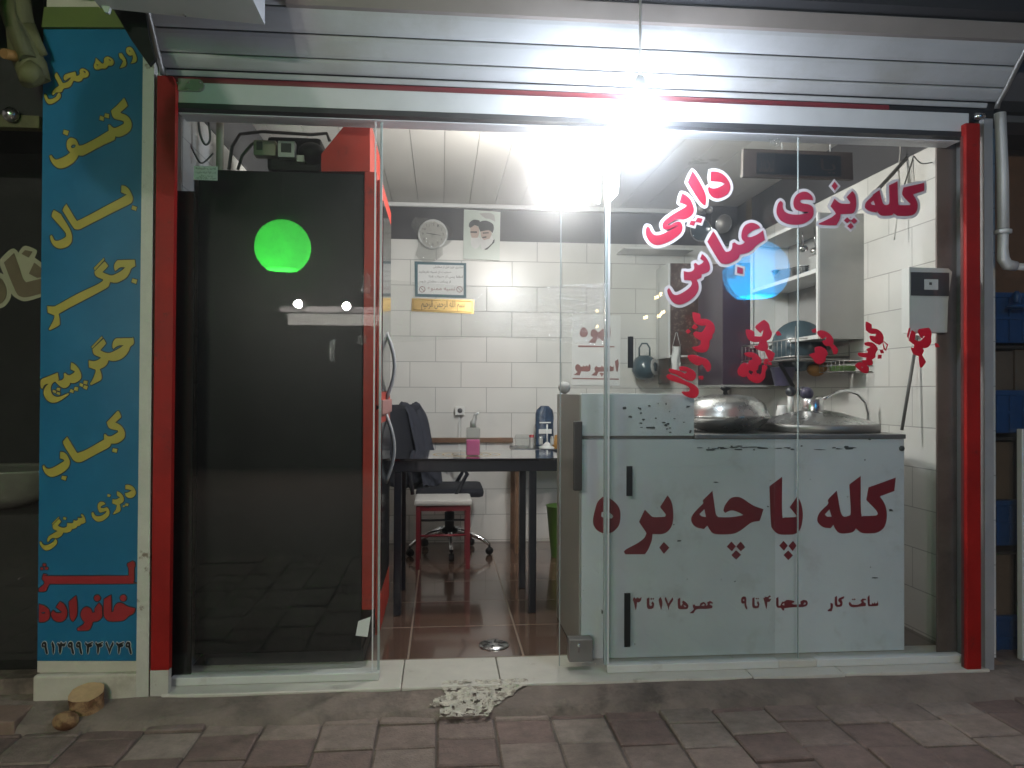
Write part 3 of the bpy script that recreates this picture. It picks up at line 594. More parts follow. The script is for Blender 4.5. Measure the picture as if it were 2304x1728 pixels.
word('menu_word', R4, '1660,195 1635,340 1625,310 1650,200|1690,230 1735,270 1720,370 1790,400 1850,370 1910,290 1850,300 1840,340 1790,250 1800,215 1940,195 1975,260 1965,340 1970,400 1920,470 1830,480 1860,530 1830,595 1890,700 1835,775 1815,750 1800,600 1720,570 1680,490 1720,510 1740,440 1690,400 1650,370|2040,425 2075,435 2100,470 2050,470', LY, M['letter2'], P2, bold=.004)
# small stickers on the left pane
st = thing('notice_sticker', W(463, 410, GY-.002), 'small white printed sticker at the top left corner of the left glass pane', 'sticker')
obj('sticker_sheet', rectbox(436, 373, 489, 406, GY-.0025, GY-.0006), M['paper'], st)
for i, (s_, a, b, c2, d2) in enumerate((('نصب انواع شیشه سکوریت', 440, 385, 486, 392), ('و درب برقی', 448, 393, 478, 398), ('تعمیرات', 473, 399, 487, 404), ('۰۹۱۳۰۴۲۰۷۸', 440, 399, 468, 404), ('نصب شیشه', 440, 376, 486, 382))):
    ftext('sticker_text', s_, (a, b, c2, d2), GY-.003, M['text'], st)
obj('paper_scrap', MB().prism([(W(x, y, GY-.003).x, W(x, y, GY-.003).z) for x, y in ((800, 1430), (806, 1398), (834, 1388), (827, 1433))], 1, GY-.0035, GY-.0006), M['paper'], label='torn white paper scrap taped low on the left glass pane', cat='paper')
# crumpled tape lumps and stretched film
def crumple(name, cx, cy, wp, hp, y, label, n=60, seed=1):
    mb = MB(); c = W(cx, cy, y); sx = wp*.5*.00185; sz = hp*.5*.00185; k = 16
    for i in range(k+1):
        for j in range(k+1):
            u, v = i/k*2-1, j/k*2-1; q = Vector((u*3.1, v*3.1*max(1, sz/sx)*.6, seed*3.7)); e = .72+.35*noise.noise(q*.7)
            mb.v.append(c+Vector((u*sx*e+.006*noise.noise(q*1.9), -.009-.010*noise.noise(q*1.3)-.008*noise.noise(q*3.1), v*sz*e+.006*noise.noise(q*2.3))))
    mb.f = [(i*(k+1)+j, (i+1)*(k+1)+j, (i+1)*(k+1)+j+1, i*(k+1)+j+1) for i in range(k) for j in range(k)]; mb.sm = [False]*len(mb.f)
    obj(name, mb, M['wrap'], label=label, cat='tape', fix=False)
crumple('tape_lump', 824, 640, 28, 60, GY-.002, 'crumpled clear tape stuck at the upper edge of the left pane', 70, 2)
crumple('tape_lump', 815, 765, 30, 26, GY-.002, 'smaller wad of clear tape at the edge of the left pane', 40, 4)
crumple('tape_lump', 748, 790, 18, 60, GY-.002, 'dried streak of clear tape on the left pane', 26, 8)
crumple('tape_lump', 1742, 322, 34, 20, GY-.002, 'crumpled clear tape at the top of the right panes', 40, 5)
fm = MB(); nx, nz = 46, 10
f0x, f1x = W(852, 700, .06).x, W(1366, 700, .06).x
for (za, zb) in ((W(1000, 775, .06).z, W(1000, 630, .06).z),):
    for i in range(nx+1):
        for j in range(nz+1):
            x = f0x+(f1x-f0x)*i/nx; t = j/nz; pinch = .75+.25*abs(2*i/nx-1)
            z = (za+zb)/2+(zb-za)*(t-.5)*pinch; fm.v.append(Vector((x, .060+.006*noise.noise(Vector((x*5, z*22, 0))), z)))
    fm.f = [(i*(nz+1)+j, (i+1)*(nz+1)+j, (i+1)*(nz+1)+j+1, i*(nz+1)+j+1) for i in range(nx) for j in range(nz)]; fm.sm = [True]*len(fm.f)
obj('plastic_film', fm, M['film'], label='band of clear stretched plastic film across the open doorway', cat='film', fix=False)

# =================================================================== BANNER
bn = thing('banner', (W(200, 800, -.005).x, -.01, 0), 'tall narrow blue banner with yellow menu words and a phone number on the pillar', 'banner')
BY = -.004
cor = [W(84, 1487, BY), W(312, 1487, BY), W(326, 66, BY), W(98, 66, BY)]
obj('sheet', MB().prism([(p.x, p.z) for p in cor], 1, BY, .010), M['signblue'], bn)
cor = [W(84, 1513, BY), W(312, 1513, BY), W(312, 1487.5, BY), W(84, 1487.5, BY)]
obj('blank_margin', MB().prism([(p.x, p.z) for p in cor], 1, BY, .010), M['cream'], bn)
cor = [W(98, 65, BY), W(326, 66, BY), W(318, 20, BY), W(104, 20, BY)]
obj('canvas_flap', MB().prism([(p.x, p.z) for p in cor], 1, -.02, .010), M['canvas'], bn)
S = .11452; TY = BY-.0014; BK = (.0055, M['ink'])
word('menu_word', (80, 70, S), '1790,330 1840,310 1890,330 1930,390 1960,450 1985,520 1980,590 1940,620 1870,635 1900,580 1915,520 1905,470 1850,480 1800,440 1780,390|1830,385 1855,375 1865,400 1845,405|1640,440 1690,435 1730,490 1770,560 1785,640 1760,690 1700,715 1655,725 1690,660 1720,600 1700,560 1660,530 1645,490|1185,525 1300,635 1340,630 1350,600 1345,560 1370,520 1410,500 1460,515 1510,550 1535,600 1525,650 1480,680 1420,675 1410,710 1360,738 1300,735 1230,758 1170,745 1148,700 1150,660 1175,600|1195,645 1235,665 1215,685|1430,540 1475,565 1480,595 1445,570|865,790 885,750 930,735 990,760 1035,800 1048,850 1020,900 960,920 930,930 900,975 830,993 760,975 735,990 700,1060 640,1110 560,1122 535,1150 520,1190 460,1208 400,1205 345,1260 325,1240 345,1180 400,1120 465,1075 440,1010 378,890 390,845 412,815 440,855 530,1020 590,1015 650,980 700,915 660,920 590,970 560,960 553,910 575,860 640,835 780,795 795,850 800,885 850,870 875,830|930,775 975,785 990,825 960,820|440,1225 475,1215 495,1255 485,1310 420,1370 350,1415 270,1435 220,1400 190,1340 170,1270 180,1235 205,1250 230,1300 255,1340 320,1335 400,1290', TY, M['yellow'], bn, BK)
word('menu_word', (80, 210, S), '1740,90 1800,220 1790,260 1665,370 1690,395 1780,430 1850,500 1888,590 1880,680 1840,750 1760,810 1660,850 1590,848 1565,835 1560,890 1520,930 1300,1030 1000,1190 920,1225 840,1215 810,1280 740,1360 640,1430 540,1470 450,1470 370,1420 310,1340 280,1260 275,1225 310,1215 340,1260 390,1300 450,1295 560,1250 640,1200 680,1160 625,1090 612,1000 630,920 680,875 740,880 800,920 850,1030 950,1010 1200,880 1440,735 1430,620 1460,615 1500,660 1550,680 1610,665 1735,600 1740,560 1700,535 1540,490 1490,370 1495,335 1600,240|690,1050 720,1010 770,1005 790,1025 770,1065 715,1080|1270,440 1345,470 1335,540 1255,520|1365,395 1448,410 1440,490 1350,465|555,715 655,740 625,830 540,790', TY, M['yellow'], bn, BK)
word('menu_word', (80, 400, S), '1690,150 1760,165 1830,220 1880,310 1910,400 1890,480 1820,530 1500,690 950,970 870,1010 790,1010 730,960 530,640 560,580 605,515 790,820 850,835 1100,710 1450,520 1700,390 1795,330 1680,285|360,630 500,720 510,745 640,950 700,1080 715,1200 690,1290 610,1360 490,1390 390,1360 320,1280 288,1180 290,1140 315,1130 340,1170 370,1225 430,1240 520,1210 590,1165 600,1110 560,1040 315,760 330,690|1905,545 1990,575 1970,645 1885,615', TY, M['yellow'], bn, BK)
word('menu_word', (80, 570, S), '1145,290 1340,90 1350,125 1165,335|1600,150 1640,135 1945,125 1960,250 1880,300 1850,370 1790,470 1700,530 1600,575 1500,570 1460,560 1440,630 1380,690 1100,840 700,1050 450,1190 470,1290 475,1400 420,1440 280,1510 260,1490 300,1420 360,1300 375,1220 240,1165 230,1035 360,1045 440,1010 800,810 1200,620 1320,545 1325,510 1190,450 1160,370 1170,350 1355,160 1415,230 1410,265 1310,370 1400,410 1490,435 1570,410 1680,350 1765,275 1660,275 1600,320 1565,345 1545,290 1555,210|1905,495 1995,520 1975,600 1885,565', TY, M['yellow'], bn, BK)
word('menu_word', (80, 740, S), '1095,355 1300,145 1315,175 1115,380|1335,195 1385,285 1270,420 1350,460 1450,475 1560,430 1650,380 1735,320 1640,325 1560,365 1535,395 1512,360 1520,270 1570,195 1650,185 1895,180 1915,165 1930,240 1920,300 1860,350 1830,430 1760,530 1660,600 1540,630 1430,615 1410,680 1350,745 1260,790 1295,900 1290,990 1220,1040 1090,1105 1070,1080 1130,980 1180,850 1180,800 1050,755 1045,620 1150,635 1230,610 1290,565 1150,500 1120,400|700,660 770,700 850,790 895,900 885,980 820,1040 740,1065 680,1055 660,1110 590,1160 520,1150 440,1090 390,1035 340,1060 300,1130 300,1220 340,1300 420,1335 500,1325 645,1260 650,1290 560,1360 440,1430 330,1450 240,1410 180,1330 160,1240 190,1150 260,1075 180,1100 130,1180 105,1140 100,1030 140,980 300,915 430,860 460,1000 430,1015 510,1010 560,960 555,880 580,865 620,900 680,910 770,850 770,830 690,795|950,1015 1025,1025 1010,1095 940,1075|870,1060 935,1085 922,1145 860,1115|950,1108 1030,1125 1005,1195 935,1165|770,1140 840,1150 825,1220 755,1200|690,1180 752,1207 740,1260 670,1240|425,1155 485,1160 480,1220 410,1205|345,1195 408,1220 395,1265 335,1240|425,1237 485,1255 475,1300 410,1280', TY, M['yellow'], bn, BK)
word('menu_word', (80, 910, S), '1610,130 1640,145 1675,230 1665,265 1565,355 1660,405 1730,490 1755,580 1740,660 1680,720 1590,765 1480,768 1460,820 1400,865 1200,970 930,1115 840,1135 770,1110 720,1060 545,770 575,690 620,635 790,920 830,955 1000,890 1350,690 1345,590 1370,580 1420,625 1500,620 1625,545 1620,510 1450,465 1400,350 1500,245|485,930 550,940 620,1000 670,1110 665,1190 620,1270 500,1360 370,1415 280,1415 200,1360 150,1270 140,1210 165,1195 205,1250 270,1265 370,1230 570,1110 550,1080 480,1060|1520,860 1610,875 1590,950 1505,925|520,1400 615,1415 590,1495 505,1465', TY, M['yellow'], bn, BK)
word('menu_word', (80, 1070, S), '1765,185 1840,185 1920,230 1965,310 1960,380 1900,435 1830,440 1770,400 1760,340 1800,340 1890,295 1830,275 1765,270|1600,310 1660,340 1715,400 1735,460 1720,520 1650,565 1670,640 1660,700 1600,735 1530,765 1525,745 1580,670 1600,580 1510,545 1515,465 1580,470 1660,430 1600,390|1100,730 1130,715 1160,770 1210,800 1290,790 1370,740 1400,690 1290,725 1250,710 1222,630 1230,560 1270,515 1330,520 1370,560 1290,600 1275,635 1330,640 1400,620 1445,680 1450,760 1400,830 1310,890 1230,905 1160,870 1110,800|1415,365 1475,380 1465,420 1410,410|1770,545 1830,555 1810,600 1755,590|1720,575 1753,592 1745,625 1710,610|905,755 945,790 975,860 980,920 930,945 890,950 870,985 820,995 790,1035 710,1050 690,1095 620,1120 540,1115 520,1170 460,1215 400,1233 340,1225 290,1250 270,1280 240,1310 230,1260 260,1200 330,1150 435,1090 345,1050 335,985 355,960 460,850 500,905 435,985 500,1020 570,1025 620,1000 620,935 650,935 690,940 740,935 750,870 790,890 835,870 830,825 880,835 920,820 890,780|320,945 455,810 465,825 335,960|550,815 605,830 595,870 545,860|385,1245 420,1280 415,1340 360,1400 280,1455 200,1470 130,1420 90,1350 80,1300 110,1300 140,1350 190,1370 270,1350 350,1300', TY, M['yellow'], bn, (.004, M['ink']))
RB = (80, 1240, .1567)
circ = lambda x, y, r: ' '.join('%.0f,%.0f' % (x+r*math.cos(k*.7854), y+r*math.sin(k*.7854)) for k in range(8))
word('menu_word', RB, '1390,145 1420,160 1430,210 1415,250 1415,400 1400,450 1370,465 200,470 180,500 150,570 110,580 50,580 50,540 120,480 130,440 95,400 115,330 170,340 200,360 1340,355 1340,250 1320,210 1320,180|110,180 140,180 150,205 125,220 103,205|70,235 105,235 110,265 75,270|145,230 180,235 175,265 135,265', TY, M['signred'], bn, BK)
word('menu_word', RB, '985,690 1085,630 1090,880 1120,865 1140,790 1180,750 1240,750 1330,800 1430,825 1410,890 1340,930 1270,990 1180,1005 1060,1005 1000,960 980,880|910,745 945,790 955,870 950,950 900,1000 820,1015 800,1080 770,1130 720,1140 605,1140 600,1110 680,1060 710,1020 665,970 650,900 680,830 730,800 790,830 810,885 860,880 850,830|580,640 595,760 590,920 540,1010 500,960 480,730|350,725 410,770 450,850 445,940 400,1000 330,1015 260,985 225,910 250,850 300,890 370,885 380,870 295,805|50,765 110,780 180,830 205,900 190,970 140,1010 90,1020 50,1015|75,880 130,870 145,890 100,905|'+circ(1260, 675, 44)+'|'+circ(885, 675, 44), TY, M['signred'], bn, BK)
# phone number, traced digit by digit
N9 = '20,-85 40,-95 62,-85 72,-60 72,-20 85,40 90,80 80,95 60,70 50,20 42,-10 20,-5 5,-20 2,-50|22,-55 42,-58 48,-42 30,-38'
N1 = '20,-95 45,-40 48,20 35,95 22,60 18,-20 5,-60'
N3 = '15,-80 40,-60 60,-95 80,-65 110,-70 130,-95 128,-50 105,-20 70,-25 65,40 45,95 30,50 25,-20 2,-60'
N4 = '18,-90 40,-60 75,-75 115,-95 120,-75 85,-55 118,-50 100,-20 65,-10 62,40 50,95 35,60 35,-20 5,-60'
N7 = '20,-95 60,10 110,-95 122,-60 85,20 65,95 45,30 3,-70'
digs = [(N9, 85), (N1, 222), (N3, 305), (N9, 462), (N9, 578), (N4, 702), (N4, 848), (N7, 998), (N4, 1148), (N9, 1290)]
ph = '|'.join('|'.join(' '.join('%.1f,%.1f' % (x+ox, y*.98+1392) for x, y in c) for c in parse(dd)) for dd, ox in digs)
word('phone_number', RB, ph, TY, M['ink'], bn, (.0032, M['palegrey']))

# =================================================================== FRIDGE
fr = thing('display_fridge', (.38, .55, 0), 'tall black sided red fronted drinks fridge standing sideways behind the left pane', 'fridge')
FY0, FY1, FX1 = .24, .88, .772
fz = W(640, 386, FY0).z; fx0 = W(442, 900, FY0).x
obj('cabinet', MB().box((fx0, FY0, .06), (FX1-.055, FY1, fz), .006), M['fridge'], fr)
obj('plinth', MB().box((fx0+.03, FY0+.04, 0), (FX1-.05, FY1, .06)), M['ink'], fr)
obj('front_frame', MB().box((FX1-.054, FY0-.004, W(820, 1372, FY0).z), (FX1, FY1, fz+.01), .004), M['fridgered'], fr)
hp = [(722, 384), (722, 345), (786, 266), (832, 266), (832, 384)]
obj('header', MB().prism([(W(x, y, FY0).x, W(x, y, FY0).z) for x, y in hp], 1, FY0+.01, FY1), M['fridgered'], fr)
dr = obj('door', MB().box((FX1+.002, FY0+.01, .12), (FX1+.02, FY1-.005, 1.10), .004).box((FX1+.002, FY0+.01, 1.115), (FX1+.02, FY1-.005, fz-.02), .004), M['fridgered'], fr)
obj('door_glass', MB().box((FX1+.0205, FY0+.06, .3), (FX1+.024, FY1-.06, 1.04)).box((FX1+.0205, FY0+.06, 1.18), (FX1+.024, FY1-.06, fz-.1)), M['nightglass'], dr)
for z0, z1 in ((.74, 1.07), (1.14, 1.46)):
    zc = (z0+z1)/2; obj('handle', MB().tube([(FX1+.02+.040*math.sin(math.pi*i/10), FY1-.30, z0+(z1-z0)*i/10) for i in range(11)], .009, 8), M['cabgrey'], dr)
obj('door_trim', MB().box((FX1+.021, FY0+.02, 1.075), (FX1+.03, FY1-.01, 1.14), .003), M['textbrown'], dr)
# compressor gear on top
tp = fz
bx = MB(); a = W(592, 384, .45); 
obj('compressor', rectbox(600, 305, 722, 386, .45, .7, .02), M['black'], fr)
obj('compressor', MB().ball(W(700, 345, .44), .05, 1.2, 1, 1), M['black'], fr)
obj('thermostat', rectbox(570, 314, 620, 350, .40, .46, .004), M['plastictan'], fr)
obj('thermostat_dial', rectbox(577, 318, 590, 337, .394, .3995), M['text'], fr)
obj('timer_box', rectbox(625, 316, 663, 354, .38, .43, .004), M['meter'], fr)
tb_ = W(644, 333, .379); obj('timer_dial', MB().box((tb_.x-.022, .374, tb_.z-.02), (tb_.x+.022, .3795, tb_.z+.02)), M['ink'], fr)
obj('capacitor', rectbox(667, 348, 684, 364, .40, .43, .003), M['meter'], fr)
obj('hose', MB().tube([W(515, 382, .5), W(522, 330, .5), W(540, 302, .5), W(590, 296, .5), (W(700, 303, .5)), W(735, 300, .5), W(742, 318, .5)], .008), M['cable'], fr)
obj('hose', MB().tube([W(535, 382, .45), W(545, 350, .45), W(566, 325, .45), W(580, 318, .45)], .007), M['cable'], fr)

# =================================================================== CABLES ON LEFT WALL
def cable(px, y, r, m, label, sub=6, x=None):
    P = [W(a, b, y) for a, b in px] if x is None else [WX(a, b, x) for a, b in px]
    out = []
    for i in range(len(P)-1):
        p0, p1, p2, p3 = P[max(0, i-1)], P[i], P[i+1], P[min(len(P)-1, i+2)]
        for k in range(sub): t = k/sub; out.append(.5*((2*p1)+(p2-p0)*t+(2*p0-5*p1+4*p2-p3)*t*t+(3*p1-p0-3*p2+p3)*t**3))
    out.append(P[-1]); return obj('cable', MB().tube(out, r, 6), m, label=label, cat='cable')
cable([(426, 250), (418, 300), (414, 330), (420, 390), (412, 440), (432, 495)], .2, .006, M['cable'], 'thick grey cable running down the left wall beside the sticker')
cable([(445, 250), (450, 300), (462, 325), (473, 310), (466, 250)], .2, .005, M['cable'], 'looped grey cable hanging high on the left wall')
cable([(424, 315), (440, 350), (455, 367), (480, 345)], .2, .004, M['cable'], 'thin cable crossing the left wall above the sticker')
pp = W(489, 310, .22); obj('conduit_pipe', MB().tube([(pp.x, .26, 2.0), (pp.x, .26, 2.64)], .016, 10), M['plastictan'], label='beige vertical pipe in the corner above the black fridge', cat='pipe')
# right wall cables
cable([(2082, 322), (2050, 345), (2000, 400), (1950, 452)], .55, .010, M['cable'], 'thick bundle of grey cable slanting along the top of the right wall')
cable([(2068, 310), (2050, 370), (2030, 430)], .5, .004, M['cable'], 'thin grey cable dropping beside the cable bundle')
cable([(2022, 305), (2026, 340), (2022, 380), (2024, 430), (2012, 540)], .55, .004, M['cablewhite'], 'white cable hanging before the right wall')
cable([(2055, 350), (2075, 368), (2110, 362)], .35, .003, M['cable'], 'short thin cable end curling out near the jamb')
cable([(1943, 455), (1948, 560), (1958, 595), (1965, 590), (1964, 575)], 1.0, .004, M['cablewhite'], 'white cord with plug hanging at the end of the grey cabinet')
obj('metal_rod', MB().tube([W(2064, 755, .45), W(2029, 968, .45)], .008, 8), M['cable'], label='thin dark rod leaning on the right wall behind the counter', cat='rod')

# =================================================================== COUNTER
ct = thing('cooking_counter', (2.4, .6, 0), 'large pale grey enamelled steel counter with maroon lettering and chipped paint behind the glass', 'counter')
CY0, CY1 = .222, .88
cx0, cx1 = W(1308, 1200, CY0).x, W(2035, 1200, CY0).x
cz1 = W(1800, 977, CY0).z; cxm = W(1561, 930, CY0).x; czm = W(1450, 886, CY0).z
obj('front_panel', MB().box((cx0, CY0, .002), (cx1, CY0+.02, cz1-.022), .004), M['counter'], ct)
obj('carcass', MB().box((cx0+.003, CY0+.021, .003), (cx1-.003, CY1, cz1-.023)), M['counter'], ct)
obj('splash_panel', MB().box((cx0-.004, CY0-.006, W(1450, 981, CY0).z), (cxm, CY0+.016, czm), .003), M['counter'], ct)
obj('side_panel', MB().box((cx0-.010, CY0+.002, .003), (cx0-.001, CY1, czm-.004), .002), M['sidegrey'], ct)
obj('worktop', MB().box((cxm+.002, CY0-.008, cz1-.021), (cx1+.004, CY1, cz1), .004).box((cx0, CY0+.018, cz1-.0205), (cxm, CY1, cz1-.001)), M['dullsteel'], ct)
RC1 = (1320, 1080, .18987); RC2 = (1680, 1060, .16275); CY = CY0-.0015
for rg, dt in ((RC1, '190,200 260,210 330,260 385,330 400,420 385,530 330,600 270,630 210,635 130,600 85,540 75,470 95,370 130,260|175,385 230,365 290,400 315,430 300,455 220,455 170,430'),
    (RC1, '960,180 1005,260 1025,370 1020,500 980,590 900,640 780,640 770,720 730,820 690,880 460,880 440,850 470,820 600,750 680,690 710,630 620,495 690,350 760,420 800,440 930,435 940,410 870,320|915,735 980,800 915,875 860,800'),
    (RC1, '1490,130 1510,270 1530,400 1560,440 1720,440 1860,415 1780,375 1710,360 1640,390 1620,360 1640,300 1700,220 1780,200 1850,220 1970,300 2095,345 2050,485 1960,500 1900,540 1820,600 1720,640 1520,640 1460,590 1430,540 1390,580 1300,560 1250,510 1240,450 1280,380 1385,275 1375,240|1335,405 1395,345 1415,440 1360,430|1715,730 1768,785 1720,845 1660,790|1825,730 1880,795 1825,845 1772,787|1770,832 1830,885 1770,945 1715,890'),
    (RC2, '490,80 490,600 530,640 685,635 690,615 595,500 700,350 750,440 775,580 765,720 730,820 660,870 560,878 440,870 360,800 335,700 315,210|510,965 568,1030 515,1100 450,1030|640,965 690,1030 635,1105 577,1035|575,1097 640,1165 575,1230 510,1160'),
    (RC2, '2060,90 2040,275 1840,350 1900,440 1935,560 1930,690 1890,790 1800,850 1700,860 1600,855 1540,820 1510,790 1470,840 1380,860 1280,855 1220,790 1200,740 1160,790 1060,775 985,710 980,640 1020,560 1130,450 1125,395 1245,270 1290,530 1320,610 1360,630 1420,615 1440,560 1420,185 1575,70 1580,580 1610,620 1780,615 1815,590 1790,540 1655,400 1685,225|1080,600 1145,525 1175,630 1110,630')):
    word('lettering', rg, dt, CY, M['maroon'], ct)
H1 = (1410, 1320, .14014); H2 = (1660, 1320, .14919)
word('opening_hours', H1, '120,165 145,195 180,170 200,195 240,165 230,220 200,250 165,250 160,320 145,380 130,320 115,250 100,210|325,190 365,175 365,290 390,310 410,295 395,265 415,235 440,275 430,340 390,360 345,355 325,320|395,180 412,195 395,212 378,195|427,180 444,195 427,212 414,195|545,165 570,230 570,300 552,380 540,330 515,215|630,165 670,270 735,170 745,215 690,300 672,380 655,310 612,200|820,200 860,175 862,300 880,305 900,270 890,250 905,222 950,250 990,300 985,345 940,362 850,360 825,330|910,290 940,305 960,320 930,330|1060,290 1090,285 1105,310 1170,310 1190,265 1240,245 1275,275 1270,305 1300,300 1295,250 1340,228 1380,250 1382,275 1340,265 1330,285 1380,310 1370,345 1270,358 1210,355 1120,365 1090,400 1070,428 1010,425 1060,385 1080,360 1065,330|1195,305 1230,275 1255,290 1240,310', CY, M['maroon'], ct)
word('opening_hours', H2, '80,150 115,150 128,180 128,260 143,320 135,348 112,310 100,250 70,258 50,230 55,180|75,195 98,190 98,215 80,215|220,175 252,160 254,280 280,295 305,280 288,245 305,215 326,260 315,315 275,328 235,322 220,290|280,168 294,180 282,192 268,180|308,168 322,180 310,192 297,180|420,150 450,160 480,130 500,150 470,165 465,185 505,185 480,225 445,230 440,300 430,340 415,280 400,220 385,180|580,175 612,155 615,285 640,290 670,225 700,225 740,200 800,205 850,215 850,235 810,255 850,270 950,265 945,225 990,200 1040,210 1055,245 1040,285 990,305 940,310 850,310 780,315 700,325 700,355 680,362 650,320 600,318 580,280|665,270 700,245 705,285|985,270 1010,235 1030,250 1015,270', CY, M['maroon'], ct)
word('opening_hours', H2, '1465,155 1495,140 1500,270 1530,275 1550,255 1515,215 1530,175 1605,145 1600,175 1560,195 1580,240 1570,290 1540,305 1490,305 1465,270|1400,245 1430,255 1435,300 1415,370 1360,372 1355,355 1400,325|1680,235 1695,230 1720,270 1800,275 1850,255 1870,235 1850,215 1880,180 1930,185 1935,200 1895,205 1900,230 1930,250 1930,290 1850,300 1740,310 1690,290 1675,260|1735,180 1748,193 1735,205 1720,193|1762,178 1776,190 1762,205 1750,190|1960,165 1985,130 1990,265 2020,270 2030,240 2045,265 2065,235 2080,262 2105,240 2110,210 2120,260 2110,290 1990,295 1965,275', CY, M['maroon'], ct)
# chipped paint patches and rivets
rnd = random.Random(21); ch = MB(); chk = []
def chip(px, py, wx, hy, y=CY0-.0012):
    n = rnd.randint(6, 9); ring = []
    for k in range(n):
        t = 6.283*k/n; rr = rnd.uniform(.55, 1.2); p = W(px+math.cos(t)*wx*rr, py+math.sin(t)*hy*rr, y); ring.append((p.x, p.z))
    obj('paint_chip', MB().prism(ring, 1, y-.0004-rnd.uniform(0, .0004), y+.001), M['chip'], ct)
for i in range(26): chip(rnd.uniform(1560, 1930), 1008+rnd.gauss(0, 2.5)+(1930-1560)*.0, rnd.uniform(2, 16), rnd.uniform(1, 3))
for i in range(18): chip(rnd.uniform(1575, 2020), 984+rnd.gauss(0, 2), rnd.uniform(2, 7), rnd.uniform(.8, 2))
for i in range(22): chip(rnd.uniform(1400, 1560), rnd.uniform(905, 975), rnd.uniform(1.2, 4.5), rnd.uniform(1, 2.8), CY0-.0075)
for a in ((1465, 962, 12, 3), (1405, 918, 5, 3), (1448, 944, 4, 3), (1418, 938, 5, 2.5)): chip(*a, y=CY0-.0075)
for i in range(16): chip(rnd.uniform(1320, 2020), rnd.uniform(1020, 1465), rnd.uniform(.8, 2.6), rnd.uniform(.6, 1.8))
for a in ((1528, 1217, 7, 2), (1612, 1085, 7, 1.2), (1968, 1300, 10, 1.5), (2005, 1148, 6, 3), (1355, 1377, 3, 7)): chip(*a)
rvs = [(px, py, CY0-.002, .004) for py in range(1000, 1460, 55) for px in (1312, 2028)]+[(px, 1288-(px-1345)*.006, CY0-.002, .0032) for px in range(1345, 2010, 62)]+[(px, 972, CY0-.008, .0032) for px in range(1340, 1556, 36)]
for px, py, y, r in rvs: obj('rivet', MB().ball(W(px, py, y), r, 1, .5, 1, 8), M['counter'], ct)
bl = W(2029, 1009, CY0-.003); obj('bolt', MB().lathe([(0, -.008), (.008, -.008), (.012, -.004), (.012, .004)], bl, 14, (0, 1, 0)), M['chip'], ct)
gb = W(1268, 868, CY1-.05); kb = obj('door_stop_ball', MB().ball(W(1270, 872, .8), .032).tube([W(1270, 872, .8)-Vector((0, 0, .03)), W(1270, 890, .8)-Vector((0, 0, .01))], .01), M['cabgrey'], label='grey ball finial standing above the left rear end of the counter', cat='finial')

# ---- things on the counter
zc = cz1
pan = thing('wok', (2.25, .55, zc), 'wide steel wok with domed lid at the left of the counter top', 'wok')
pc = W(1632, 960, .46); pc.z = zc
obj('wok_body', MB().lathe([(.10, .002), (.16, .02), (.20, .06), (.215, .075), (.212, .078), (.19, .06)], pc, 32), M['steel'], pan)
lid_ = obj('lid', MB().lathe([(.205, .079), (.195, .10), (.18, .14), (.13, .168), (.06, .178), (.001, .18)], pc, 32), M['steel'], pan)
obj('lid_knob', MB().lathe([(.012, .18), (.010, .195), (.024, .205), (.02, .215), (0, .217)], pc, 16), M['black'], lid_)
tr = thing('steel_pot_cover', (2.8, .6, zc), 'very wide flat steel pot cover with chimney neck on the right of the counter', 'pot cover')
tc_ = W(1835, 950, .53); tc_.z = zc
obj('rim', MB().lathe([(.29, .003), (.293, .003), (.293, .035), (.285, .04), (.27, .042)], tc_, 40), M['dullsteel'], tr)
obj('dome', MB().lathe([(.285, .041), (.22, .062), (.12, .09), (.06, .10), (.058, .101)], tc_, 40), M['steel'], tr)
obj('neck', MB().lathe([(.055, .10), (.055, .155), (.05, .16), (0, .16)], tc_-Vector((.02, 0, 0)), 24), M['steel'], tr)
ob_ = thing('stopper', tc_+Vector((-.02, 0, .16)), 'violet round stopper sitting on the neck of the steel pot cover', 'stopper')
obj('stopper_ball', MB().ball(tc_+Vector((-.045, .0, .185)), .032), M['pot'], ob_)
fa = thing('faucet', (2.95, .8, zc), 'chrome gooseneck faucet arching at the right end of the counter', 'faucet')
pts = [W(1848, 900, .8), W(1862, 893, .8), W(1880, 882, .8), W(1905, 879, .8), W(1930, 886, .8), W(1947, 905, .8), W(1954, 930, .8), W(1954, 948, .8)]
obj('spout', MB().tube(pts, .009, 10), M['chrome'], fa)
obj('tap_body', MB().ball(W(1843, 903, .8), .028).tube([W(1840, 905, .8), (W(1840, 905, .8).x, .8, zc)], .012), M['chrome'], fa)
for px, lab in ((1779, 'left one of two shiny black round knobs above the steel pot cover'), (1807, 'right one of two shiny black round knobs above the steel pot cover')):
    kn = thing('black_ball_lid', W(px, 900, .7), lab, 'lid', 'black round lids on jars')
    obj('ball', MB().ball(W(px, 881, .7), .027), M['blackmetal'], kn)
    obj('jar', MB().lathe([(.02, 0), (.022, .05), (.018, .07)], (W(px, 881, .7).x, .7, zc), 14).tube([(W(px, 881, .7).x, .7, zc+.06), W(px, 892, .7)], .016), M['cabwhite'], kn)
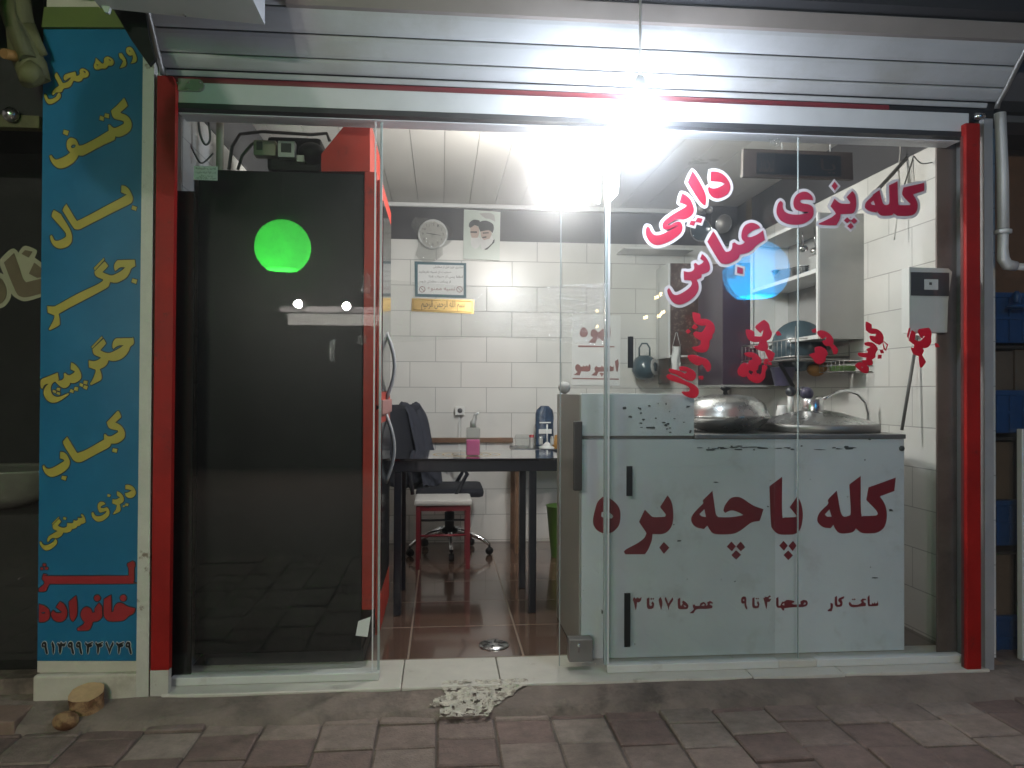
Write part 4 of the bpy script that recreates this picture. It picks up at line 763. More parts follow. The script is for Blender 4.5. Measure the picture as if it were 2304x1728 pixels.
# =================================================================== RIGHT WALL KITCHEN
cab = thing('wall_cabinet', (3.27, 1.6, 1.47), 'white framed open wall cabinet full of plates with grey end panel on the right wall', 'cabinet')
ky0 = .95; kx0 = W(1845, 650, ky0).x; ky1 = WX(1692, 750, kx0).y; kz0, kz1, kzm = W(1890, 762, ky0).z, W(1845, 478, ky0).z, W(1846, 612, ky0).z; kmx = (kx0+XR)/2
t = .022
obj('end_panel', MB().box((kx0+.0, ky0, kz0), (XR, ky0+.02, kz1)), M['cabgrey'], cab)
obj('end_panel', MB().box((kx0+.01, ky1-.02, kz0), (XR, ky1, kz1)), M['cabwhite'], cab)
obj('back_panel', MB().box((XR-.012, ky0+.02, kz0), (XR-.001, ky1-.02, kz1)), M['cabgrey'], cab)
fm = MB()
for z in (kz0, kzm, kz1-t): fm.box((kx0-.012, ky0-.001, z), (kx0-.0005, ky1+.001, z+t))
for y in (ky0-.002, ky1-t): fm.box((kx0-.0125, y, kz0-.002), (kx0-.0002, y+t, kz1+.002))
obj('face_frame', fm, M['cabwhite'], cab)
for z in (kz0, kzm, kz1-t): obj('shelf', MB().box((kx0, ky0+.021, z+.002), (XR-.013, ky1-.021, z+t-.002)), M['cabwhite'], cab)
# plates stacked on the shelf and standing on the bottom shelf
for k in range(8):
    obj('dinner_plate', MB().lathe([(.03, 0), (.06, .004), (.085, .012), (.087, .013), (.06, .008), (0, .003)], (kmx, ky0+.2, kzm+t+.012*k), 24), M['cabwhite'], label='white plate in the taller stack on the middle shelf', cat='plate', group='plates stacked on the middle shelf')
for k in range(6):
    obj('dinner_plate', MB().lathe([(.03, 0), (.06, .004), (.085, .012), (.087, .013), (.06, .008), (0, .003)], (kmx, ky0+.42, kzm+t+.012*k), 24), M['steel'], label='steel plate in the lower stack on the middle shelf', cat='plate', group='steel plates stacked on the middle shelf')
obj('steel_bowl', MB().lathe([(.03, 0), (.08, .03), (.10, .09), (.103, .092), (.095, .085), (.07, .03), (0, .008)], (kmx, ky0+.68, kzm+t+.002), 28), M['chrome'], label='shiny steel bowl at the far end of the middle cabinet shelf', cat='bowl')
obj('steel_tray', MB().lathe([(0, 0), (.135, .002), (.14, .012), (.142, .012)], (XR-.03, ky0+.36, kzm+t+.15), 28, (-1, 0, 0)), M['chrome'], label='round steel tray leaning against the back of the upper shelf', cat='tray')
uh = W(1805, 540, 1.4); 
for i, (px, py, lab) in enumerate(((1805, 545, 'hanging steel ladle left in the upper cabinet'), (1832, 550, 'hanging steel skimmer nearer the grey end of the upper cabinet'))):
    p = WX(px, py, kx0+.1); tl = thing('ladle', p, lab, 'ladle', 'ladles hanging in the cabinet'); obj('ladle_handle', MB().tube([p+Vector((0, 0, .1)), p+Vector((.005, 0, -.02))], .004), M['chrome'], tl); obj('ladle_bowl', MB().ball(p+Vector((.005, 0, -.04)), .03, 1, 1, .7), M['chrome'], tl)
# dish rack below, with plates and a big blue bowl
rk = thing('dish_rack', (3.2, 1.5, 1.3), 'wire dish rack fixed below the wall cabinet', 'dish rack')
rm = MB(); ry0, ry1, rx1 = ky0+.12, ky0+.9, XR-.02; rx0 = rx1-.32; rz = WX(1800, 800, rx0).z-.0
for z in (rz, rz+.1): rm.tube([(rx0, ry0, z), (rx0, ry1, z), (rx1, ry1, z), (rx1, ry0, z)], .004, 6, True)
for i in range(14): y = ry0+(ry1-ry0)*i/13; rm.tube([(rx0, y, rz+.1), (rx0, y, rz), (rx1, y, rz)], .0022, 5)
for x in (rx0, rx1): rm.tube([(x, ry0, rz), (x, ry0, rz+.17)], .003, 5)
obj('wire_frame', rm, M['dullsteel'], rk)
obj('drip_tray', MB().box((rx0-.01, ry0-.01, rz-.022), (rx1, ry1+.01, rz-.012), .003), M['dullsteel'], rk)
for k in range(5):
    c0 = W(1748+12*k, 788-k, 1.72-.06*k)
    obj('dinner_plate', MB().lathe([(0, 0), (.07, .003), (.115, .014), (.118, .017), (.07, .009), (0, .006)], c0, 32, (-.55, -.8, .1)), M['cabwhite'], label='white plate standing upright in the dish rack', cat='plate', group='plates standing in the dish rack')
obj('enamel_bowl', MB().lathe([(.001, -.10), (.06, -.09), (.12, -.05), (.155, .0), (.158, .004), (.15, .0)], W(1797, 778, 1.36), 32, (.45, .85, -.1)), M['teabowl'], label='big dark blue enamel bowl turned on its side in the dish rack', cat='bowl')
ba = thing('wire_basket', WX(1925, 820, XR-.05), 'small wire soap basket with a green sponge on the right wall', 'basket')
bm_ = MB(); a = WX(1895, 838, XR-.06)
for dz in (0, .035, .06): bm_.tube([(XR-.17, a.y-.22, a.z+dz), (XR-.17, a.y+.05, a.z+dz), (XR-.01, a.y+.05, a.z+dz), (XR-.01, a.y-.22, a.z+dz)], .0028, 5, True)
for i in range(7): y = a.y-.22+.27*i/6; bm_.tube([(XR-.17, y, a.z+.06), (XR-.17, y, a.z), (XR-.01, y, a.z)], .002, 5)
obj('wire_frame', bm_, M['dullsteel'], ba)
obj('sponge', MB().box((XR-.15, a.y-.15, a.z+.004), (XR-.06, a.y-.02, a.z+.035), .01), M['green'], label='green sponge lying in the small wire basket', cat='sponge')
obj('plastic_pot', MB().lathe([(.05, 0), (.075, .11), (.078, .112), (.07, .11), (.045, .01)], W(1762, 868, 1.4), 26), M['pot'], label='violet plastic pot hanging under the dish rack', cat='pot')
obj('cloth_bundle', MB().ball(W(1836, 832, 1.3), .05, 1.1, .8, .8).ball(W(1850, 822, 1.3), .04, .8, .8, 1.1), M['orange'], label='mustard yellow cloth bundle under the dish rack', cat='cloth')
obj('knife', MB().obox(W(1770, 845, 1.2), (.022, .006, .16), Matrix.Rotation(-.55, 3, 'Y')), M['black'], label='dark handled knife hanging on a hook below the rack', cat='knife')
obj('salt_jar', MB().lathe([(.03, 0), (.032, .09), (.026, .10), (.026, .12), (0, .122)], (W(1760, 935, .85).x, .85, zc), 18), M['cabwhite'], label='white jar with lid behind the steel pot cover', cat='jar')
ip = obj('wall_switch', MB().box((XR-.02, .62, .62), (XR-.001, .66, .66), .004), M['dullsteel'], label='small grey hook bracket on the right wall beside the counter', cat='bracket')
# brown cabinets at back
bc = thing('speckled_cupboard', (2.8, 2.75, 1.45), 'speckled brown wall cupboard with pale bottom edge on the back wall', 'cupboard')
a = W(1508, 592, 2.60); b = W(1628, 800, 2.60)
obj('cupboard_body', MB().box((a.x, 2.60, b.z), (b.x+.05, YB-.005, a.z), .003), M['speckle'], bc)
obj('bottom_edge', MB().box((a.x, 2.594, b.z-.012), (b.x+.05, YB-.005, b.z-.0005)), M['cabwhite'], bc)
obj('edge_strip', MB().box((a.x-.016, 2.596, b.z-.02), (a.x-.0005, YB-.005, a.z)), M['cabwhite'], bc)
pcab = thing('plum_cupboard', (3.15, 2.4, 1.22), 'dark plum cupboard hanging lower between the speckled cupboard and the white cabinet', 'cupboard')
py_ = ky1+.03; a = W(1626, 590, py_); b = W(1692, 866, py_)
obj('cupboard_body', MB().box((a.x, py_, b.z), (XR-.002, py_+.5, a.z), .003), M['purple'], pcab)
obj('bottom_edge', MB().box((a.x, py_-.004, b.z-.014), (XR-.002, py_+.5, b.z-.0005)), M['cabgrey'], pcab)
# pans on the wall above
for i, (px, py, r, m_, lab) in enumerate(((1575, 520, .088, 'teabowl', 'large round steel rimmed pan hanging on the dark band'), (1593, 474, .03, 'dullsteel', 'small round strainer hanging above the pan'), (1568, 472, .042, 'dullsteel', 'small grey lid hanging beside the strainer'), (1632, 505, .075, 'dullsteel', 'tilted steel pan hanging right of the large pan'))):
    p = W(px, py, 2.72); pn = thing('hanging_pan', p, lab, 'pan', 'pans hanging on the back wall')
    ax = (0, -1, 0) if i < 3 else (-.8, -.6, 0)
    obj('pan_disc', MB().lathe([(0, 0), (r*.8, 0), (r*.95, .02), (r*.97, .02)], p, 28, ax), M[m_], pn)
    obj('pan_rim', MB().lathe([(r*.93, .018), (r, .018), (r, .03), (r*.93, .03), (r*.93, .018)], p, 28, ax), M['chrome'], pn)
obj('pan_shelf', MB().box((2.45, 2.66, W(1590, 562, 2.7).z-.012), (3.0, YB-.006, W(1590, 562, 2.7).z), .002), M['cabwhite'], label='narrow pale shelf below the hanging pans', cat='shelf')
tallbox = obj('dark_box', rectbox(1600, 425, 1672, 545, 2.78, YB-.01, .006), M['band'], label='tall dark box leaning on the back wall above the cupboards', cat='box')
obj('cardboard_panel', rectbox(1690, 420, 1740, 535, 2.5, 2.6, .004), M['carton'], label='upright brown board standing on top of the cupboards', cat='board')
fp = thing('flue_pipe', W(1495, 720, 2.8), 'grey metal flue pipe on the back wall left of the speckled cupboard', 'pipe')
c = W(1497, 700, 2.82); obj('pipe', MB().tube([(c.x, 2.85, 1.25), (c.x, 2.85, 2.05)], .045, 16), M['dullsteel'], fp)
obj('pipe_joint', MB().lathe([(.047, 0), (.05, .005), (.05, .025), (.047, .03)], (c.x, 2.85, W(1497, 768, 2.85).z), 18), M['steel'], fp)
# kettle hanging
kt = thing('kettle', W(1452, 820, 2.7), 'dark blue enamel kettle hanging by its loop handle on the back wall', 'kettle')
p = W(1450, 855, 2.75)
obj('kettle_body', MB().lathe([(.02, 0), (.075, .02), (.10, .07), (.10, .12), (.075, .17), (.05, .185), (.045, .19)], p, 26), M['teabowl'], kt)
obj('kettle_handle', MB().tube([p+Vector((-.042, 0, .19)), p+Vector((-.042, 0, .25)), p+Vector((-.02, 0, .285)), p+Vector((.02, 0, .285)), p+Vector((.042, 0, .25)), p+Vector((.042, 0, .19))], .007), M['teabowl'], kt)
obj('kettle_lid', MB().lathe([(0, 0), (.06, 0), (.065, .008), (.06, .014), (0, .02)], p+Vector((.06, -.05, .1)), 22, (.75, -.65, .1)), M['cabgrey'], kt)
# face masks hanging
for px0, py0, px1, py1, hy, lab in ((1512, 778, 1532, 833, 748, 'white face mask hanging at the left edge of the speckled cupboard'), (1624, 720, 1634, 780, 702, 'folded white face mask hanging at the right edge of the speckled cupboard')):
    mk = thing('face_mask', W((px0+px1)/2, py1, 2.55), lab, 'mask', 'face masks hanging on the cupboard')
    a = W(px0, py0, 2.57); b = W(px1, py1, 2.57); mm_ = MB(); n = 6
    for i in range(n+1):
        for j in range(n+1):
            u, v = i/n, j/n; mm_.v.append(Vector((a.x+(b.x-a.x)*u+.004*math.sin(v*9), 2.57+.012*math.sin(u*7+v*2), a.z+(b.z-a.z)*v-.006*math.sin(u*3.1))))
    mm_.f = [(i*(n+1)+j, (i+1)*(n+1)+j, (i+1)*(n+1)+j+1, i*(n+1)+j+1) for i in range(n) for j in range(n)]; mm_.sm = [True]*len(mm_.f)
    obj('mask_cloth', mm_, M['cabwhite'], mk, fix=False)
    q = W((px0+px1)/2, hy, 2.57); obj('ear_loop', MB().tube([Vector((a.x+.005, 2.57, a.z)), q+Vector((-.004, 0, 0)), q+Vector((.004, 0, 0)), Vector((b.x-.005, 2.57, a.z))], .002, 5), M['cabwhite'], mk)
# meter box, plaque
mbx = thing('electric_meter', W(2095, 740, .16), 'pale electric meter box with dark window on the right jamb', 'meter')
my = .10
q = [(2047, 598), (2137, 603), (2143, 612), (2132, 745), (2127, 751), (2047, 751)]
obj('meter_case', MB().prism([(W(x, y, my).x, W(x, y, my).z) for x, y in ((2046, 601), (2134, 604), (2142, 612), (2133, 680), (2131, 748), (2046, 748))], 1, my, .158), M['meter'], mbx)
obj('meter_window', rectbox(2050, 612, 2136, 666, my-.004, my-.0005), M['band'], mbx)
obj('meter_label', rectbox(2080, 628, 2111, 652, my-.006, my-.0045), M['paper'], mbx)
obj('meter_screen', rectbox(2091, 635, 2097, 641, my-.0075, my-.0062), M['text'], mbx)
pq = thing('wooden_plaque', W(1795, 400, .2), 'dark wooden plaque with faint writing hanging behind the top of the glass', 'plaque')
a = W(1670, 338, .22); 
obj('plaque_board', MB().prism([(W(x, y, .2).x, W(x, y, .2).z) for x, y in ((1671, 397), (1920, 404), (1918, 343), (1673, 334))], 1, .2, .225), M['plaque'], pq)
obj('plaque_panel', MB().prism([(W(x, y, .199).x, W(x, y, .199).z) for x, y in ((1702, 391), (1892, 398), (1891, 351), (1703, 343))], 1, .197, .1995), M['ink'], pq)
ftext('plaque_text', 'محمد', (1708, 352, 1742, 388), .196, M['plaque'], pq)
ftext('plaque_text', 'یا', (1846, 358, 1880, 390), .196, M['plaque'], pq)
obj('hanger', MB().tube([W(1760, 338, .21), W(1760, 300, .21)], .003, 5).tube([W(1868, 342, .21), W(1868, 305, .21)], .003, 5), M['cablewhite'], pq)

# =================================================================== BACK WALL ITEMS
def onwall(px, py, y=YB): return W(px, py, y)
ck = thing('wall_clock', W(973, 560, YB-.03), 'round white wall clock still wrapped in clear plastic', 'clock')
c = W(974, 527, YB-.03)
obj('clock_case', MB().lathe([(0, .03), (.10, .03), (.115, .02), (.118, 0), (.108, -.012), (.104, -.008), (.100, .004)], c, 36, (0, 1, 0)), M['cabwhite'], ck)
obj('clock_face', MB().lathe([(0, 0), (.101, 0)], c+Vector((0, .001, 0)), 36, (0, 1, 0)), M['clockface'], ck)
nm = MB()
for i in range(1, 13):
    a = math.radians(90-30*i); s_ = str(i); wn = .011*len(s_); q = c+Vector((math.cos(a)*.078, -.002, math.sin(a)*.078)); t_ = ftext_mb(s_, (q.x-wn/2, q.z-.010, q.x+wn/2, q.z+.010), c.y-.002, False); nm.add(t_.v, t_.f)
obj('numerals', nm, M['text'], ck, fix=False)
hn = MB()
for ang, L, wd in ((math.radians(172), .052, .004), (math.radians(-8), .065, .003)):
    d = Vector((math.cos(ang), 0, math.sin(ang))); pz = Vector((-d.z, 0, d.x)); q = c+Vector((0, -.004, 0)); hn.add([q-d*.012-pz*wd, q-d*.012+pz*wd, q+d*L+pz*wd*.4, q+d*L-pz*wd*.4], [(0, 1, 2, 3)]); c = c+Vector((0, -.001, 0))
obj('hands', hn, M['ink'], ck, fix=False)
wm = MB(); n = 30; rr = random.Random(5); c = W(973, 530, YB-.03)
for j in range(7):
    for i in range(n):
        t = 6.283*i/n; r0 = .035*j*(.78+.14*math.sin(t*3+1)+(.22 if 3.9 < t < 5.4 else 0)+(.18 if 2.2 < t < 2.9 else 0)); wm.v.append(Vector((c.x+math.cos(t)*r0*.88, c.y-.035+.006*j*(j > 3)+rr.uniform(-.006, .006), c.z+math.sin(t)*r0*.88-.008)))
wm.f = [(j*n+i, j*n+(i+1) % n, (j+1)*n+(i+1) % n, (j+1)*n+i) for j in range(6) for i in range(n)]; wm.sm = [False]*len(wm.f)
obj('plastic_wrap', wm, M['wrapthick'], ck, fix=False)
# portrait print
pt = thing('portrait_print', W(1085, 584, YB-.012), 'glazed pale print of two bearded men in dark turbans high on the back wall', 'picture')
PY = YB-.014
cr = [(1042, 582), (1124, 586), (1126, 477), (1044, 471)]
obj('print_sheet', MB().prism([(W(x, y, PY).x, W(x, y, PY).z) for x, y in cr], 1, PY, YB-.001), M['palegreen'], pt)
def blob(name, pts, k, m_): obj(name, MB().prism([(W(x, y, PY).x, W(x, y, PY).z) for x, y in pts], 1, PY-.0006*k-.0005, PY-.0006*k+.0002), m_, pt)
RP = (840, 400, .2110)
def blobz(name, s_, k, m_): blob(name, [(p[0], p[1]) for p in contours(RP, s_)[0]], k, m_)
blobz('printed_robe', '1185,770 1230,700 1295,655 1290,690 1215,765', 1, M['turban'])
blobz('printed_beard', '1040,640 1070,625 1140,640 1150,690 1120,740 1085,760 1045,720', 2, M['beard'])
blobz('printed_beard', '1150,650 1180,620 1270,620 1275,680 1220,740 1160,770 1145,720', 3, M['beard'])
blobz('printed_face', '1035,520 1080,505 1125,530 1130,590 1110,640 1050,640 1035,590', 4, M['skin'])
blobz('printed_face', '1140,560 1250,560 1262,600 1240,650 1180,665 1150,630', 5, M['skin'])
blobz('printed_turban', '1018,520 1025,480 1070,448 1130,455 1145,490 1120,520 1080,505 1035,535', 6, M['turban'])
blobz('printed_turban', '1115,510 1140,470 1200,458 1270,490 1285,540 1270,590 1230,560 1140,575', 7, M['turban'])
blobz('printed_brow', '1035,572 1105,572 1105,590 1035,588', 8, M['turban'])
blobz('printed_brow', '1165,585 1230,582 1230,594 1168,598', 9, M['turban'])
blobz('printed_brow', '1160,632 1205,625 1205,640 1165,645', 9, M['turban'])
blobz('printed_ornament', '1130,380 1240,375 1290,400 1300,470 1240,440 1190,430', 1, M['cabgrey'])
# notice
nt = thing('framed_notice', W(992, 668, YB-.01), 'white notice with teal border and lines of print on the back wall', 'notice')
NY = YB-.008
obj('notice_border', MB().prism([(W(x, y, NY).x, W(x, y, NY).z) for x, y in ((934, 667), (1049, 670), (1049, 592), (933, 588))], 1, NY, YB-.001), M['teal'], nt)
obj('notice_sheet', MB().prism([(W(x, y, NY).x, W(x, y, NY).z) for x, y in ((940, 661), (1043, 664), (1043, 597), (940, 595))], 1, NY-.002, NY-.0003), M['paper'], nt)
for s_, a, b, c2, d2 in (('مشتری عزیز قبل از سفارش', 975, 598, 1042, 604), ('صحبت از نسیه نفرمایید', 942, 609, 1015, 615), ('لطفا پس از صرف غذا', 965, 620, 1041, 626), ('از پرداخت مطمئن شوید', 943, 631, 1014, 637)):
    ftext('notice_text', s_, (a, b, c2, d2), NY-.0035, M['text'], nt)
ftext('notice_heading', 'نسیه ممنوع', (962, 646, 1024, 657), NY-.0035, M['textbrown'], nt)
for px in (950, 1034):
    q = W(px, 651, NY-.003); rg = [(math.cos(i*.3142), math.sin(i*.3142)) for i in range(20)]
    obj('ban_symbol', MB().tube([(q.x+a*.022, q.y, q.z+b*.022) for a, b in rg], .0025, 4, True).tube([(q.x-.015, q.y, q.z+.015), (q.x+.015, q.y, q.z-.015)], .002, 4), M['textbrown'], nt)
gp = thing('gold_plaque', W(997, 703, YB-.01), 'shiny gold plaque with black calligraphy below the framed notice', 'plaque')
obj('plaque_plate', MB().prism([(W(x, y, NY).x, W(x, y, NY).z) for x, y in ((926, 700), (1066, 706), (1067, 675), (927, 671))], 1, NY-.004, YB-.001), M['gold'], gp)
fx = MB()
for a, b in (((931, 674.5), (1062, 678.5)), ((931, 696.5), (1062, 702.5)), ((931, 674.5), (931, 696.5)), ((1062, 678.5), (1062, 702.5))): fx.tube([W(*a, NY-.005), W(*b, NY-.005)], .0022, 5)
obj('raised_border', fx, M['gold'], gp)
ftext('calligraphy', 'بسم الله الرحمن الرحیم', (948, 676, 1046, 699), NY-.0055, M['ink'], gp)
# coffee poster
cp = thing('coffee_poster', W(1340, 883, YB-.01), 'white coffee poster with two faded red words on the back wall behind the door', 'poster')
QY = YB-.008
obj('poster_sheet', MB().prism([(W(x, y, QY).x, W(x, y, QY).z) for x, y in ((1286, 867), (1395, 868), (1397, 710), (1288, 708))], 1, QY, YB-.001), M['paper'], cp)
RPz = (1280, 700, .1025)
word('poster_word', RPz, '300,350 360,370 410,440 415,500 370,570 290,570 235,520 245,420|545,390 610,430 640,470 690,430 740,385 790,400 800,460 850,450 900,300 915,470 900,590 790,610 740,665 690,620 620,610 580,700 430,690 470,640 530,590 475,530 490,430|205,750 1000,770 1000,795 205,790', QY-.002, M['textbrown'], cp)
word('poster_word', RPz, '200,1160 240,1190 260,1220 300,1220 320,1190 350,1220 390,1190 420,1220 450,1160 475,1200 470,1290 430,1325 270,1320 240,1410 100,1400 190,1340 140,1270 150,1190|600,1200 640,1230 700,1230 725,1190 750,1230 820,1190 850,1230 900,1200 970,1230 985,1180 985,1290 940,1320 650,1330 610,1420 490,1410 580,1330 560,1260|670,1360 720,1350 775,1370 720,1440|1080,1050 1095,1150 1070,1330 1040,1320 1010,1100|80,1465 1100,1480 1100,1510 80,1490', QY-.002, M['textbrown'], cp)
# socket, conduit, wooden ledge
so = thing('wall_socket', W(1033, 935, YB-.04), 'white wall socket box with conduit running down the back wall', 'socket')
obj('socket_box', rectbox(1024, 915, 1045, 934, YB-.045, YB-.001, .004), M['meter'], so)
q = W(1035, 924, YB-.046); obj('socket_face', MB().lathe([(0, -.001), (.018, -.001), (.022, .004)], q, 18, (0, 1, 0)), M['band'], so)
obj('conduit', MB().box((W(1031, 940, YB-.012).x, YB-.014, .25), (W(1036, 940, YB-.012).x, YB-.001, W(1033, 936, YB).z), .002), M['meter'], so)
lg = thing('wooden_ledge', (1.4, YB-.03, .8), 'narrow brown wooden strip along the back wall behind the tables', 'ledge')
obj('ledge_strip', MB().box((.05, YB-.03, W(1100, 996, YB-.03).z), (1.62, YB-.001, W(1100, 985, YB-.03).z), .003), M['wood'], lg)

# =================================================================== TABLE, BOTTLE, CHAIRS
tb = thing('glass_table', (1.25, 1.2, 0), 'black framed table with glossy black glass top in the middle of the room', 'table')
TX0, TX1, TY0, TY1, TZ = .775, 1.72, .93, 1.52, .826
ri = .09; rim = []
for cx_, cy_, a0 in ((TX1-ri, TY0+ri, -90), (TX1-ri, TY1-ri, 0), (TX0+ri, TY1-ri, 90), (TX0+ri, TY0+ri, 180)):
    for k in range(7): t = math.radians(a0+15*k); rim.append((cx_+ri*math.cos(t), cy_+ri*math.sin(t)))
tm = MB().prism(rim, 2, TZ-.012, TZ)
M['tabletop'] = mat('black glass', (.012, .013, .016), .05, var=.05, coat=1, spec=1)
obj('table_top', tm, M['tabletop'], tb)
obj('apron', MB().box((TX0+.03, TY0+.015, TZ-.07), (TX1-.03, TY0+.04, TZ-.0125), .004).box((TX0+.03, TY1-.04, TZ-.07), (TX1-.03, TY1-.015, TZ-.0125), .004).box((TX0+.03, TY0+.041, TZ-.07), (TX0+.055, TY1-.041, TZ-.0125)).box((TX1-.055, TY0+.041, TZ-.07), (TX1-.03, TY1-.041, TZ-.0125)), M['blackmetal'], tb)
for x in (.83, 1.545):
    for y in (.965, 1.485):
        obj('leg', MB().box((x-.02, y-.02, 0), (x+.02, y+.02, TZ-.0705), .006), M['blackmetal'], tb)
obj('stretcher', MB().box((.851, 1.475, .70), (1.524, 1.495, .72)), M['blackmetal'], tb)
dsn = MB()
for k in range(3): dsn.lathe([(.08+.05*k, TZ+.0006), (.09+.05*k, TZ+.0006)], (1.2, 1.2, 0), 40, sy=.9)
obj('printed_rings', dsn, M['gold'], tb, fix=False)
bt = thing('sanitiser_bottle', W(1064, 1022, 1.12), 'clear pump bottle half full of pink liquid on the glass table', 'bottle')
q = W(1064, 1022, 1.12); q.z = TZ+.001; hw = (W(1080, 1000, 1.12).x-W(1048, 1000, 1.12).x)/2
obj('pink_liquid', MB().box((q.x-hw+.003, q.y-.023, q.z+.002), (q.x+hw-.003, q.y+.023, q.z+.088), .006), M['pink'], bt)
obj('bottle_wall', MB().box((q.x-hw, q.y-.026, q.z), (q.x+hw, q.y+.026, q.z+.155), .012), M['bottle'], bt)
obj('pump', MB().tube([q+Vector((0, 0, .155)), q+Vector((0, 0, .185)), q+Vector((.008, 0, .20)), q+Vector((.012, 0, .225)), q+Vector((.03, -.01, .235))], [.018, .016, .012, .009, .006], 10), M['cabgrey'], bt)

stl = thing('stool', (1.02, 2.0, 0), 'stool with white padded seat and dark red legs under the table', 'stool')
sx0, sx1, sy0, sy1 = W(932, 1125, 1.98).x, W(1062, 1125, 1.98).x, 1.98, 2.36; sz = .462
obj('seat', MB().box((sx0, sy0, sz-.04), (sx1, sy1, sz), .015), M['seatwhite'], stl)
for x in (sx0+.025, sx1-.025):
    for y in (sy0+.025, sy1-.025): obj('leg', MB().box((x-.014, y-.014, 0), (x+.014, y+.014, sz-.041), .003), M['stoolred'], stl)
obj('seat_rail', MB().box((sx0+.04, sy0+.015, sz-.075), (sx1-.04, sy0+.035, sz-.041)).box((sx0+.04, sy1-.035, sz-.075), (sx1-.04, sy1-.015, sz-.041)), M['stoolred'], stl)
obj('stretcher', MB().tube([(sx0+.03, sy0+.025, .22), (sx1-.03, sy0+.025, .225)], .008), M['stoolred'], stl)
obj('stretcher', MB().tube([(sx0+.03, sy1-.025, .27), (sx1-.03, sy1-.025, .27)], .008), M['blackmetal'], stl)

oc = thing('office_chair', (1.12, 2.52, 0), 'black high backed swivel office chair with chrome star base', 'chair')
O = Vector((1.12, 2.52, 0))
for k in range(5):
    a = math.radians(72*k+200); d = Vector((math.cos(a), math.sin(a), 0))
    lg_ = obj('base_arm', MB().tube([O+d*.03+Vector((0, 0, .17)), O+d*.15+Vector((0, 0, .15)), O+d*.25+Vector((0, 0, .11)), O+d*.30+Vector((0, 0, .075))], [.024, .02, .016, .014]), M['chrome'], oc)
    obj('castor', MB().lathe([(0, -.018), (.026, -.018), (.028, 0), (.026, .018), (0, .018)], O+d*.30+Vector((0, 0, .029)), 16, (-d.y, d.x, 0)).tube([O+d*.30+Vector((0, 0, .05)), O+d*.30+Vector((0, 0, .075))], .008), M['black'], lg_)
obj('gas_lift', MB().tube([O+Vector((0, 0, .14)), O+Vector((0, 0, .30))], .035, 14).tube([O+Vector((0, 0, .30)), O+Vector((0, 0, .43))], .018, 12), M['black'], oc)
obj('seat', MB().box((.88, 2.30, .43), (1.36, 2.74, .50), .03), M['navy'], oc)
R = Matrix.Rotation(math.radians(-38), 3, 'Z') @ Matrix.Rotation(math.radians(-12), 3, 'Y')
bk = MB(); bz = W(910, 912, 2.45).z
bk.obox((.80, 2.42, .80), (.09, .42, .58), R, .04)
obj('backrest', bk, M['navy'], oc)
for sy_ in (2.28, 2.76):
    obj('armrest', MB().tube([(.86, sy_, .46), (.84, sy_, .62), (.92, sy_, .70), (1.05, sy_, .715), (1.18, sy_, .69), (1.24, sy_, .60), (1.16, sy_, .46)], .014), M['blackmetal'], oc)
# jacket over the chair back
jk = MB(); n1, n2 = 26, 18; rr = random.Random(9)
for i in range(n1+1):
    for j in range(n2+1):
        u = i/n1*2-1; v = j/n2
        side = 1 if u > 0 else -1; drop = abs(u)**1.3*.62; wv = .018*noise.noise(Vector((u*4, v*6, 3)))+.012*noise.noise(Vector((u*9, v*13, 8)))
        loc = Vector((side*(.052+abs(u)*.045)*min(1, abs(u)*5)+wv, (v*.46+.02)*.42*(1+.15*abs(u)), .30-drop+wv+.01*math.sin(v*8)))
        jk.v.append(Vector((.80, 2.42, .80))+R @ loc)
jk.f = [(i*(n2+1)+j, (i+1)*(n2+1)+j, (i+1)*(n2+1)+j+1, i*(n2+1)+j+1) for i in range(n1) for j in range(n2)]; jk.sm = [True]*len(jk.f)
obj('jacket', jk, M['slate'], label='slate blue jacket draped over the back of the office chair', cat='jacket')

# small side table with condiments
s2 = thing('side_table', (1.95, 2.62, 0), 'small dark side table against the back wall crowded with condiments', 'table')
ax0, ax1, ay0, ay1 = W(1158, 1008, 2.45).x, W(1158, 1008, 2.45).x+.62, 2.45, 2.88; az = W(1200, 1011, 2.45).z
obj('table_top', MB().box((ax0, ay0, az-.025), (ax1, ay1, az), .004), M['blackmetal'], s2)
for x in (ax0+.03, ax1-.03):
    for y in (ay0+.03, ay1-.03): obj('leg', MB().box((x-.022, y-.022, 0), (x+.022, y+.022, az-.0255)), M['wood'], s2)
bg = thing('foil_bag', W(1225, 1000, 2.75), 'tall dark blue foil snack bag standing on the side table', 'bag')
q = W(1225, 1000, 2.75); q.z = az
bgm = MB(); n = 10
for i in range(n+1):
    t = i/n; ww = .068*(1 if t < .8 else math.sqrt(max(0, 1-((t-.8)/.22)**2)))+.002; dd = .035*(1-t*.5)
    for k in range(12): a = 6.283*k/12; bgm.v.append(q+Vector((math.cos(a)*ww+.004*noise.noise(Vector((k, t*9, 1))), math.sin(a)*dd+.006*noise.noise(Vector((k, t*7, 4))), .002+t*.31)))
bgm.f = [(i*12+k, i*12+(k+1) % 12, (i+1)*12+(k+1) % 12, (i+1)*12+k) for i in range(n) for k in range(12)]; bgm.sm = [True]*len(bgm.f)
obj('bag_body', bgm, M['bag'], bg)
obj('bag_print', MB().box((q.x-.05, q.y-.042, q.z+.10), (q.x+.05, q.y-.039, q.z+.135)).box((q.x-.045, q.y-.036, q.z+.18), (q.x+.045, q.y-.033, q.z+.19)), M['cabwhite'], bg)
cd_ = thing('condiment_stand', W(1231, 1006, 2.52), 'white plastic condiment stand with a tall handle on the side table', 'stand')
q = W(1231, 1006, 2.52); q.z = az
obj('stand_base', MB().lathe([(.06, .001), (.065, .012), (.03, .03), (.008, .05), (.006, .05)], q, 20), M['cabwhite'], cd_)
